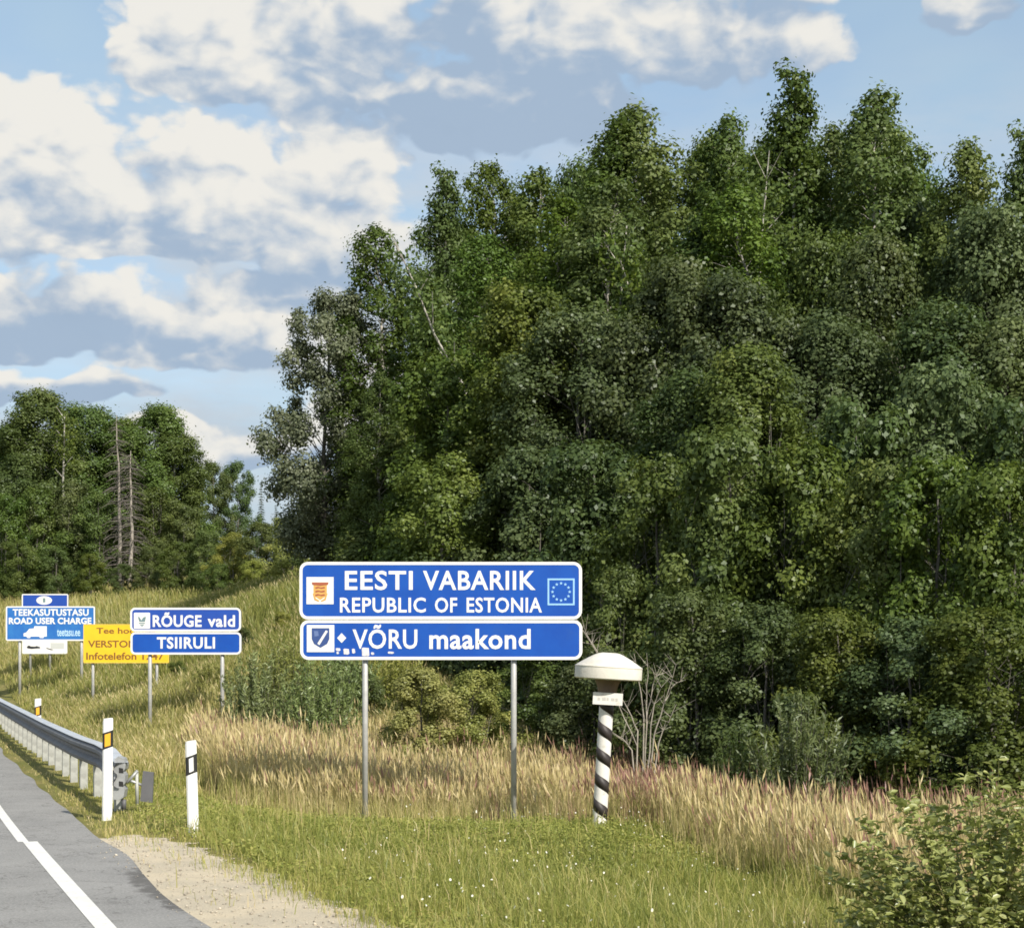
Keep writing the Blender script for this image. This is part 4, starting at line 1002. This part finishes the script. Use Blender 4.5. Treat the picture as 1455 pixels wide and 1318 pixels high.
class Sign:
    """sign whose measures are read in photo pixels at its own depth"""
    def __init__(s, name, px, D, label, cat='road sign', rz=0.0):
        s.D = D; s.px = px; s.k = D / F; x = (px - CX) * s.k; s.zg = gz(x, D)
        s.root = empty(name, (x, D, s.zg), rz); tag(s.root, label, cat)
    def x(s, px): return (px - s.px) * s.k
    def z(s, py): return CAMH - (py - HY) * s.k - s.zg
    def panel(s, x0, x1, y0, y1, m, rad, border, label=None, bm=None, y=0.0, thick=0.03):
        a, b, c, d = s.x(x0), s.x(x1), s.z(y1), s.z(y0); r = rad * s.k
        pn = prism('panel', rounded(a, b, c, d, r), y, y + thick, m, s.root)
        if label: pn['label'] = label
        if border:
            w = border * s.k
            frame('border', rounded(a, b, c, d, r), rounded(a + w, b - w, c + w, d - w, max(r - w, 0.004)), y - 0.003, y + 0.001, bm or white, pn)
        return pn
    def text(s, pn, t, x0, x1, y0, y1, m=None, y=0.0, bold=0.018, space=1.0):
        return text('lettering', t, s.x(x0), s.x(x1), s.z(y1), s.z(y0), y - 0.0005, m or white, pn, bold, space)
    def shape(s, pn, name, pts, m, y=0.0, lift=0.004):
        return prism(name, [(s.x(a), s.z(b)) for a, b in pts], y - lift, y + 0.0006, m, pn)
    def post(s, px, top, rad, y=0.09, lean=0.0):
        x = s.x(px); gx_ = s.root.location.x + x; g = gz(gx_, s.D + y) - s.zg
        c = cyl('post', (x, y, g - 0.35), (x + lean, y, s.z(top)), rad, rad, galv, s.root)
        cyl('cap', (x + lean, y, s.z(top)), (x + lean, y, s.z(top) + 0.018), rad * 1.06, rad * 0.8, galv, c)
        return c
    def rail(s, x0, x1, py, y=0.035):
        a, b, z = s.x(x0), s.x(x1), s.z(py)
        prism('mounting_rail', [(a, z - 0.02), (b, z - 0.02), (b, z + 0.02), (a, z + 0.02)], y, y + 0.03, alu, s.root)

# --- big border sign
S = Sign('border_sign', 626, 24.7, 'big two panel blue border sign reading EESTI VABARIIK on two steel posts')
p1 = S.panel(425.5, 827, 798, 879.6, blue, 12, 4.3, 'upper blue panel with country name'); p2 = S.panel(426.5, 827.5, 880.6, 937, blue, 12, 4.3, 'lower blue panel with county name')
S.text(p1, 'EESTI', 490, 586.5, 810.5, 838, bold=0.019, space=1.08); S.text(p1, 'VABARIIK', 601, 761, 810.5, 838, bold=0.019, space=1.08)
for w_, a_, b_ in (('REPUBLIC', 483, 605), ('OF', 618, 649.5), ('ESTONIA', 663, 770)): S.text(p1, w_, a_, b_, 848.5, 870, bold=0.019, space=1.08)
S.text(p2, 'VÕRU', 501, 593, 887, 921.5, bold=0.016, space=1.05); S.text(p2, 'maakond', 610, 754, 893, 922, bold=0.022, space=1.06)
def sq(a, b, c, d): return [(a, c), (b, c), (b, d), (a, d)]
S.shape(p1, 'crest_plate', sq(435.5, 474, 819.5, 858), white)
shield = lambda cx, cy, w, h: [(cx - w, cy - h), (cx + w, cy - h), (cx + w, cy + h * 0.1), (cx + w * 0.75, cy + h * 0.6), (cx, cy + h), (cx - w * 0.75, cy + h * 0.6), (cx - w, cy + h * 0.1)]
gold = mat('crest_gold', (0.62, 0.36, 0.10), 0.5); redb = mat('crest_red_brown', (0.36, 0.10, 0.05), 0.5)
S.shape(p1, 'crest_shield', shield(455, 840, 9.5, 12), gold, lift=0.006)
S.shape(p1, 'crest_ribbon', [(443, 827), (467, 827), (466, 830.5), (455, 832), (444, 830.5)], redb, lift=0.008)
for i in range(3):
    yy = 834 + 5.2 * i; S.shape(p1, 'crest_bar', [(448, yy), (452, yy - 1), (456, yy + 0.3), (461, yy - 0.8), (462, yy + 1.4), (457, yy + 2.2), (453, yy + 1.2), (448.5, yy + 2.4)], redb, lift=0.008)
S.shape(p1, 'crest_branch', [(444.5, 843), (446, 842), (449, 850), (454, 853), (453, 854.5), (447, 852)], gold, lift=0.0085)
S.shape(p1, 'crest_branch', [(465.5, 843), (464, 842), (461, 850), (456, 853), (457, 854.5), (463, 852)], gold, lift=0.0085)
S.shape(p2, 'crest_plate', sq(436, 475, 887.5, 926), white)
cb = mat('crest_blue', (0.035, 0.075, 0.24), 0.5)
S.shape(p2, 'crest_shield', shield(455.5, 906, 12.5, 14), cb, lift=0.006)
S.shape(p2, 'crest_slash', [(463, 895), (466, 896.5), (454, 916), (451, 914)], white, lift=0.008)
S.shape(p2, 'crest_mark', [(446, 896), (452, 896), (453, 903), (447, 904)], mat('crest_pale_blue', (0.12, 0.18, 0.38), 0.5), lift=0.008)
S.shape(p2, 'sticker', [(485.5, 899), (492, 906), (485.5, 913), (479, 906)], white)
for (a, b, c, d) in ((477, 484, 920, 924.5), (478, 482, 925, 929), (488, 496.5, 921, 929.5), (500, 505, 921, 928), (514, 525, 919.5, 932), (527, 532, 926, 930), (551, 560, 925, 928.5)):
    S.shape(p2, 'sticker', [(a, c + 1), (a + 1.5, c), (b - 1, c + 0.6), (b, d - 1.2), (b - 2, d), (a + 0.6, d - 0.4)], mat('old_sticker', (0.76, 0.75, 0.78), 0.7, noise=0.3, nscale=30))
paleb = mat('pale_blue_print', (0.30, 0.55, 0.82), 0.5)
ox = [(778, 821.5), (816.5, 821.5), (816.5, 859.5), (778, 859.5)]; ix = [(780.4, 823.9), (814.1, 823.9), (814.1, 857.1), (780.4, 857.1)]
frame('flag_outline', [(S.x(a), S.z(b)) for a, b in ox], [(S.x(a), S.z(b)) for a, b in ix], -0.004, 0.0006, paleb, p1)
for i in range(12):
    a = math.radians(30 * i); cx_, cy_ = 797.2 + 12.2 * math.cos(a), 840.5 + 12.2 * math.sin(a)
    S.shape(p1, 'star', [(cx_ + (2.5 if j % 2 == 0 else 1.1) * math.sin(math.radians(36 * j)), cy_ - (2.5 if j % 2 == 0 else 1.1) * math.cos(math.radians(36 * j))) for j in range(10)], paleb)
for yy in (815, 860, 893, 925): S.rail(445, 808, yy)
S.post(518, 808, 0.042); S.post(730, 808, 0.042)

# --- district sign
S = Sign('district_sign', 264, 39.0, 'smaller blue sign reading RÕUGE vald and TSIIRULI on two posts')
p1 = S.panel(185, 342.5, 863, 896.8, navy, 7, 2.8, 'deep blue upper panel'); p2 = S.panel(185.5, 343, 897.6, 929.5, blue, 7, 2.8, 'blue lower panel')
S.text(p1, 'RÕUGE', 217, 286.5, 869.5, 890.5, bold=0.03, space=1.06); S.text(p1, 'vald', 295, 334, 873.5, 890.5, bold=0.028, space=1.08)
S.text(p2, 'TSIIRULI', 223, 305.5, 904.5, 921.2, bold=0.03, space=1.1)
S.shape(p1, 'crest_plate', [(191, 870), (212.5, 870), (213.3, 871), (213.3, 892), (212.5, 892.8), (191, 892.8), (190.2, 892), (190.2, 871)], white)
greyp = mat('grey_print', (0.16, 0.24, 0.26), 0.5)
for pts in ([(196, 876), (198, 876), (201, 881), (203.5, 877), (206, 876), (207.5, 876), (206, 883), (198, 883)], [(197, 884.4), (206.6, 884.4), (205.5, 886), (198, 886)], [(198.3, 887.2), (205.3, 887.2), (202, 889.8)]):
    S.shape(p1, 'crest_mark', pts, greyp, lift=0.006)
for yy in (872, 888, 905, 922): S.rail(200, 328, yy)
S.post(212, 868, 0.045); S.post(315, 868, 0.045)

# --- yellow roadworks notice
S = Sign('maintenance_sign', 179, 47.0, 'yellow notice board with dark lettering partly behind the small blue sign')
pn = S.panel(118.5, 240, 886.5, 941.5, yellow, 1.5, 1.2, bm=mat('yellow_rim', (0.86, 0.56, 0.08), 0.5))
S.text(pn, 'Tee hooldaja', 137, 222, 891.5, 902.5, brownp, bold=0.02); S.text(pn, 'VERSTON EESTI', 125, 234, 909.5, 919.5, brownp, bold=0.022); S.text(pn, 'Infotelefon 1247', 122.5, 233, 926.5, 937, brownp, bold=0.022)
S.post(131, 892, 0.04); S.post(222, 892, 0.04)
for yy in (895, 932): S.rail(124, 234, yy)

# --- road user charge sign
S = Sign('road_charge_sign', 71, 53.0, 'pale blue ROAD USER CHARGE sign with a white truck at far left')
pn = S.panel(8.3, 135, 861, 910, cyanblue, 2.5, 1.9)
S.text(pn, 'TEEKASUTUSTASU', 18, 126, 864.8, 874.6, bold=0.03, space=1.05); S.text(pn, 'ROAD USER CHARGE', 12.5, 130, 877, 886.4, bold=0.035, space=1.03)
S.shape(pn, 'truck_print', [(49, 889.2), (66.5, 889.2), (66.5, 904), (63, 904), (61.5, 906), (57, 906), (55.5, 904), (44, 904), (42.5, 906), (39, 906), (37.6, 904), (33.5, 903.5), (33.5, 899.5), (37.5, 898), (41.5, 893), (48, 892.4)], white)
S.text(pn, 'teetasu.ee', 81, 114, 893.5, 903.5, mat('pale_print', (0.45, 0.66, 0.82), 0.5), bold=0.02)
S.post(27, 866, 0.045); S.post(115, 866, 0.045)
for yy in (868, 900): S.rail(18, 126, yy)

# --- speed limits board behind it
S = Sign('country_board', 64, 57.0, 'small board behind the road charge sign, blue top with white oval and white foot')
p1 = S.panel(31, 97, 843.5, 868, navy, 2.0, 1.6, 'deep blue top panel')
S.shape(p1, 'oval_print', [(62.8 + 11.2 * math.cos(i * math.pi / 10), 852.6 + 6.2 * math.sin(i * math.pi / 10)) for i in range(20)], white)
S.shape(p1, 'oval_mark', [(61, 849.5), (64.5, 849.5), (64.5, 855.5), (61, 855.5)], greyp, lift=0.006)
p2 = S.panel(31.5, 95.5, 869, 928.5, white, 2.0, 0, 'white lower panel')
S.shape(p2, 'arrow_print', [(38, 918.5), (41, 916.5), (44, 918), (50, 918.2), (52, 917.4), (57, 919), (57, 920.6), (50, 921), (45, 921.5), (39, 920.6)], blackp)
S.shape(p2, 'arrow_print', [(66, 919.8), (76, 922.8), (73, 923.2), (66, 921)], blackp)
S.shape(p2, 'label_print', sq(72, 91, 913, 921), mat('faded_print', (0.55, 0.57, 0.55), 0.6))
S.post(42, 848, 0.04); S.post(70, 848, 0.04)

# ------------------------------------------------------------------ striped border post
def lathe(name, prof, m, parent, n=32, mtx=None):
    V = []; Fc = []
    for (r, z) in prof:
        for i in range(n): a = 2 * math.pi * i / n; V.append((r * math.cos(a), r * math.sin(a), z))
    for k in range(len(prof) - 1):
        for i in range(n): Fc.append((k * n + i, k * n + (i + 1) % n, (k + 1) * n + (i + 1) % n, (k + 1) * n + i))
    Fc.append(tuple(range(n))[::-1]); Fc.append(tuple((len(prof) - 1) * n + i for i in range(n)))
    me = bpy.data.meshes.new(name); me.from_pydata(V, [], Fc); me.update()
    if mtx: me.transform(mtx)
    o = link(name, me, m, parent, smooth=True)
    me.set_sharp_from_angle(angle=math.radians(22)) if hasattr(me, 'set_sharp_from_angle') else None
    return o
def border_post():
    D = 23.5; k = D / F; px, py = 851, 1182; b = P(px, py, D)
    t = empty('border_post', (b.x, b.y, b.z)); tag(t, 'white boundary post with black spiral stripes and wide mushroom cap', 'boundary post')
    t.rotation_euler = (0, math.radians(3.4), 0)
    wp = mat('post_white', (0.76, 0.74, 0.69), 0.65, noise=0.12, nscale=4, dirt=((0.36, 0.32, 0.25), 9, 0.7), bump=0.1); bk = mat('post_black', (0.035, 0.028, 0.026), 0.55, noise=0.3, nscale=6)
    cw = mat('cap_white', (0.68, 0.65, 0.57), 0.7, noise=0.14, nscale=5, dirt=((0.42, 0.38, 0.30), 4, 0.45), bump=0.15, bscale=25)
    R = 0.099; zt = 185 * k
    lathe('pole', [(R * 1.02, -0.3), (R * 1.02, 0.4), (R, zt), (R * 0.9, 208 * k)], wp, t, 40)
    # one continuous helical band, falling to the right on the side seen
    pitch = 0.358; band = 0.166; n = 64; turns = 5.2; z_s = 180 * k + pitch / 4
    V = []; Fc = []; m = int(n * turns)
    for i in range(m + 1):
        a = math.radians(-180) + 2 * math.pi * i / n; z = z_s - pitch * i / n
        for dz in (band / 2, -band / 2):
            for rr in (R + 0.0035, R - 0.01):
                V.append((rr * math.cos(a), rr * math.sin(a), max(-0.1, min(zt, z + dz))))
    for i in range(m):
        q = i * 4; p = q + 4
        Fc += [(q, q + 2, p + 2, p), (q + 1, q, p, p + 1), (q + 2, q + 3, p + 3, p + 2)]
    me = bpy.data.meshes.new('stripe'); me.from_pydata(V, [], Fc); me.update()
    bm = bmesh.new(); bm.from_mesh(me); bmesh.ops.recalc_face_normals(bm, faces=bm.faces); bm.to_mesh(me); bm.free()
    link('spiral_stripe', me, bk, t, smooth=True)
    # neck, plate and cap
    lathe('neck', [(R * 1.05, zt - 0.01), (R * 1.2, zt + 0.02), (0.14, 206 * k), (0.165, 213 * k), (0.20, 219 * k)], mat('neck_brown', (0.20, 0.145, 0.105), 0.7, noise=0.3, nscale=6), t, 32)
    pl = prism('plate', [(-0.205, 182 * k), (0.205, 182 * k), (0.205, 199 * k), (-0.205, 199 * k)], -0.235, -0.215, wp, t)
    prism('bracket', [(-0.06, 183 * k), (0.06, 183 * k), (0.06, 197 * k), (-0.06, 197 * k)], -0.2145, -0.08, galv, t)
    for i, (w, g) in enumerate(((0.035, 0.02), (0.05, 0.02), (0.03, 0.025), (0.045, 0.02), (0.03, 0.0))):
        x = -0.14 + 0.062 * i; prism('faded_mark', [(x, 188 * k), (x + w, 188 * k), (x + w, 192 * k), (x, 192 * k)], -0.237, -0.2345, mat('faded_lettering', (0.5, 0.49, 0.46), 0.7), pl)
    rc = 0.468
    cp = lathe('cap', [(0.20, 217 * k), (rc * 0.96, 217.5 * k), (rc, 219 * k), (rc, 234.5 * k), (rc * 0.985, 236.4 * k), (rc * 0.82, 241.6 * k), (rc * 0.62, 247.4 * k), (rc * 0.44, 252.0 * k), (rc * 0.32, 254.4 * k), (rc * 0.2, 255.4 * k)], cw, t, 48)
    lathe('cap_seam', [(rc + 0.001, 234.2 * k), (rc + 0.004, 234.8 * k), (rc + 0.004, 235.6 * k), (rc + 0.0, 236.2 * k)], cw, cp, 48)
border_post()

# ------------------------------------------------------------------ delineator posts
dwhite = mat('delineator_white', (0.82, 0.82, 0.80), 0.5, noise=0.05, nscale=6, dirt=((0.45, 0.42, 0.34), 7, 0.3))
def delineator(px, base, top, D, refl, label, lean=0.0, wmul=1.0):
    b = P(px, base, D); k = D / F; h = (base - top) * k
    t = empty('delineator_post', (b.x, b.y, b.z)); tag(t, label, 'delineator', 'marker posts along the road'); t.rotation_euler = (0, lean, math.radians(8))
    w = 0.06 * wmul
    # rounded triangular section, like the plastic posts
    sec = [(-w, -0.012), (-w * 0.7, -0.03), (0, -0.036), (w * 0.7, -0.03), (w, -0.012), (w * 0.55, 0.05), (0, 0.065), (-w * 0.55, 0.05)]
    n = len(sec)
    def body(nm, z0, z1, slope0, slope1, g, m, par):
        V = [(x * (1 + g), y * (1 + g) , z0 + slope0 * x / w) for x, y in sec] + [(x * (1 + g), y * (1 + g), z1 + slope1 * x / w) for x, y in sec]
        Fc = [list(range(n))[::-1], [n + i for i in range(n)]] + [[i, (i + 1) % n, n + (i + 1) % n, n + i] for i in range(n)]
        me = bpy.data.meshes.new(nm); me.from_pydata(V, [], Fc); me.update(); return link(nm, me, m, par)
    pb = body('body', -0.25, h - 0.02, 0, 0.012, 0, dwhite, t)
    body('top_cap', h - 0.02, h, 0.012, 0.006, -0.06, dwhite, t)
    bd = body('black_band', h - 0.36, h - 0.16, 0.022, 0.022, 0.045, mat('band_black', (0.02, 0.02, 0.02), 0.5), t)
    rc = dict(white=mat('reflector_white', (0.78, 0.78, 0.76), 0.3), orange=mat('reflector_orange', (0.85, 0.42, 0.03), 0.35))[refl]
    rw = 0.024 if refl == 'white' else 0.034
    prism('reflector', [(-rw, h - 0.345), (rw, h - 0.325), (rw, h - 0.175), (-rw, h - 0.195)], -0.0445, -0.034, rc, bd)
delineator(275, 1190, 1052, 18.5, 'white', 'white marker post with black band, nearest on the verge beside the gravel', math.radians(-1.6))
delineator(152.5, 1146, 1020, 20.4, 'orange', 'white marker post with orange reflector standing at the guardrail end', math.radians(0.5))
delineator(54, 1060, 992, 35.0, 'orange', 'far white marker post with orange reflector behind the guardrail', 0.0, 1.1)

# ------------------------------------------------------------------ guardrail
def guardrail():
    gm = mat('rail_steel', (0.14, 0.14, 0.15), 0.6, 0.1, noise=0.3, nscale=3, dirt=((0.2, 0.18, 0.16), 4, 0.5))  # dark tone: the shade on the rail's road face put into the colour
    pm = mat('rail_post', (0.46, 0.47, 0.44), 0.6, 0.1, noise=0.35, nscale=7, dirt=((0.25, 0.23, 0.19), 5, 0.6))
    path = [(-4.86, 20.85, 0.66), (-5.05, 21.4, 0.69), (-5.55, 23.0, 0.74), (-6.55, 25.4, 0.755), (-8.56, 30.9, 0.75), (-13.6, 44.8, 0.79), (-17.6, 55.5, 0.95), (-25, 73, 1.5)]
    path = np.array(path); t = empty('guardrail', (path[0, 0], path[0, 1], gz(path[0, 0], path[0, 1]))); tag(t, 'galvanised steel guardrail on closely spaced posts along the road', 'guardrail')
    org = np.array(t.location)
    seg = np.linalg.norm(np.diff(path[:, :2], axis=0), axis=1); s = np.concatenate([[0], np.cumsum(seg)])
    def at(u): return np.array([np.interp(u, s, path[:, k]) for k in range(3)])
    def nrm(u):
        d = at(u + 0.3)[:2] - at(u - 0.3)[:2] if 0.3 < u < s[-1] - 0.3 else (path[1] - path[0])[:2] if u <= 0.3 else (path[-1] - path[-2])[:2]
        d = d / np.linalg.norm(d); return np.array([-d[1], d[0], 0])      # towards the road
    prof = [(-0.01, 0.0), (0.02, -0.008), (0.075, -0.045), (0.08, -0.085), (0.02, -0.135), (0.02, -0.175), (0.08, -0.225), (0.075, -0.265), (0.02, -0.302), (-0.01, -0.31)]
    prof = prof + [(a - 0.004, b) for a, b in prof[::-1]]
    def beam(u0, u1):
        us = np.linspace(u0, u1, max(3, int((u1 - u0) / 0.5) + 1)); V = []; n = len(prof)
        for u in us:
            c = at(u) - org; nn = nrm(u)
            for a, b in prof: V.append(c + nn * a + np.array([0, 0, b]))
        Fc = [(i * n + j, i * n + (j + 1) % n, (i + 1) * n + (j + 1) % n, (i + 1) * n + j) for i in range(len(us) - 1) for j in range(n)]
        me = bpy.data.meshes.new('beam'); me.from_pydata([tuple(v) for v in V], [], Fc); me.update()
        bm = bmesh.new(); bm.from_mesh(me); bmesh.ops.recalc_face_normals(bm, faces=bm.faces); bm.to_mesh(me); bm.free()
        return link('beam', me, gm, t)
    u = 0.0; L = s[-1]
    while u < L - 0.5:
        beam(u, min(u + 4.02, L)); u += 4.0
    # added pale strip: the light on the beam's upper edge put into its colour
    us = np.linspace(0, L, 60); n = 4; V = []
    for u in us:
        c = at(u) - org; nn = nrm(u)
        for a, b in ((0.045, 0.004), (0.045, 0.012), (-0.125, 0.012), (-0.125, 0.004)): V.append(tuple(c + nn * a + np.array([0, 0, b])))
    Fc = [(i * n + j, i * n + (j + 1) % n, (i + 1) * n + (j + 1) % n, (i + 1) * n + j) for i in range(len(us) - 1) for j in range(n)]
    me = bpy.data.meshes.new('lit_top_edge'); me.from_pydata(V, [], Fc); me.update(); link('lit_top_edge', me, mat('lit_edge_steel', (0.55, 0.58, 0.62), 0.45, 0.2, noise=0.2, nscale=3), t)
    # posts: C-section facing oncoming traffic
    u = 0.6; first = None
    while u < L:
        c = at(u); nn = nrm(u); g = gz(c[0] - nn[0] * 0.08, c[1] - nn[1] * 0.08)
        w, d = 0.055, 0.05
        sec = [(-w, -d), (w, -d), (w, d), (w - 0.012, d), (w - 0.012, -d + 0.012), (-w + 0.012, -d + 0.012), (-w + 0.012, d), (-w, d)]
        h = c[2] - 0.02 - g + 0.3
        if first is None:
            m8 = len(sec); V = [(x, y, 0) for x, y in sec] + [(x, y, 1) for x, y in sec]
            Fc = [(i, (i + 1) % m8, m8 + (i + 1) % m8, m8 + i) for i in range(m8)] + [tuple(range(m8))[::-1], tuple(m8 + i for i in range(m8))]
            first = bpy.data.meshes.new('post'); first.from_pydata(V, [], Fc); first.update()
        o = link('post', first, pm, t); o.location = Vector(c - nn * 0.065 - org); o.location.z = g - 0.3 - org[2]
        o.scale = (1, 1, h); o.rotation_euler = (0, 0, math.atan2(-nn[1], -nn[0]) ); u += 1.33
    # blunt terminal: curved end plate with two dark plates painting the shade in its hollows, then an anchor plate on a strut
    D = 20.9; k = D / F
    def W(px, py): 
        p = P(px, py, D); return (p.x - org[0], p.z - org[2])
    gm2 = mat('end_plate_steel', (0.46, 0.47, 0.47), 0.5, 0.4, noise=0.3, nscale=6)
    ep = prism('end_plate', [W(*q) for q in ((163, 1078), (168, 1074), (176, 1077), (179, 1086), (178, 1092), (175, 1096), (178, 1101), (178, 1112), (175, 1116), (178, 1121), (176, 1132), (170, 1136), (161, 1135))], D - org[1] - 0.02, D - org[1] + 0.16, gm2, t)
    for yy in (1094, 1113): prism('hollow_shade', [W(*q) for q in ((169.5, yy - 4), (175.5, yy - 3), (176, yy + 4), (169.5, yy + 3.4))], D - org[1] - 0.023, D - org[1] - 0.019, mat('hollow_shade_dark', (0.02, 0.02, 0.02), 0.8), ep)
    prism('anchor_plate', [W(*q) for q in ((200, 1096), (215, 1098), (213, 1141), (196, 1139))], D - org[1] + 0.12, D - org[1] + 0.17, gm, t)
    def b3(px, py, dy): x, z = W(px, py); return (x, D - org[1] + dy, z)
    cyl('strut', b3(179, 1112, 0.06), b3(193, 1095, 0.10), 0.02, 0.02, gm2, t, 8); cyl('strut', b3(191, 1096, 0.12), b3(192, 1145, 0.12), 0.022, 0.022, pm, t, 8)
    cyl('strut', b3(180, 1108, 0.08), b3(198, 1116, 0.14), 0.018, 0.018, gm2, t, 8); cyl('foot', b3(174, 1136, 0.08), b3(174, 1150, 0.08), 0.03, 0.03, gm, t, 8)
guardrail()
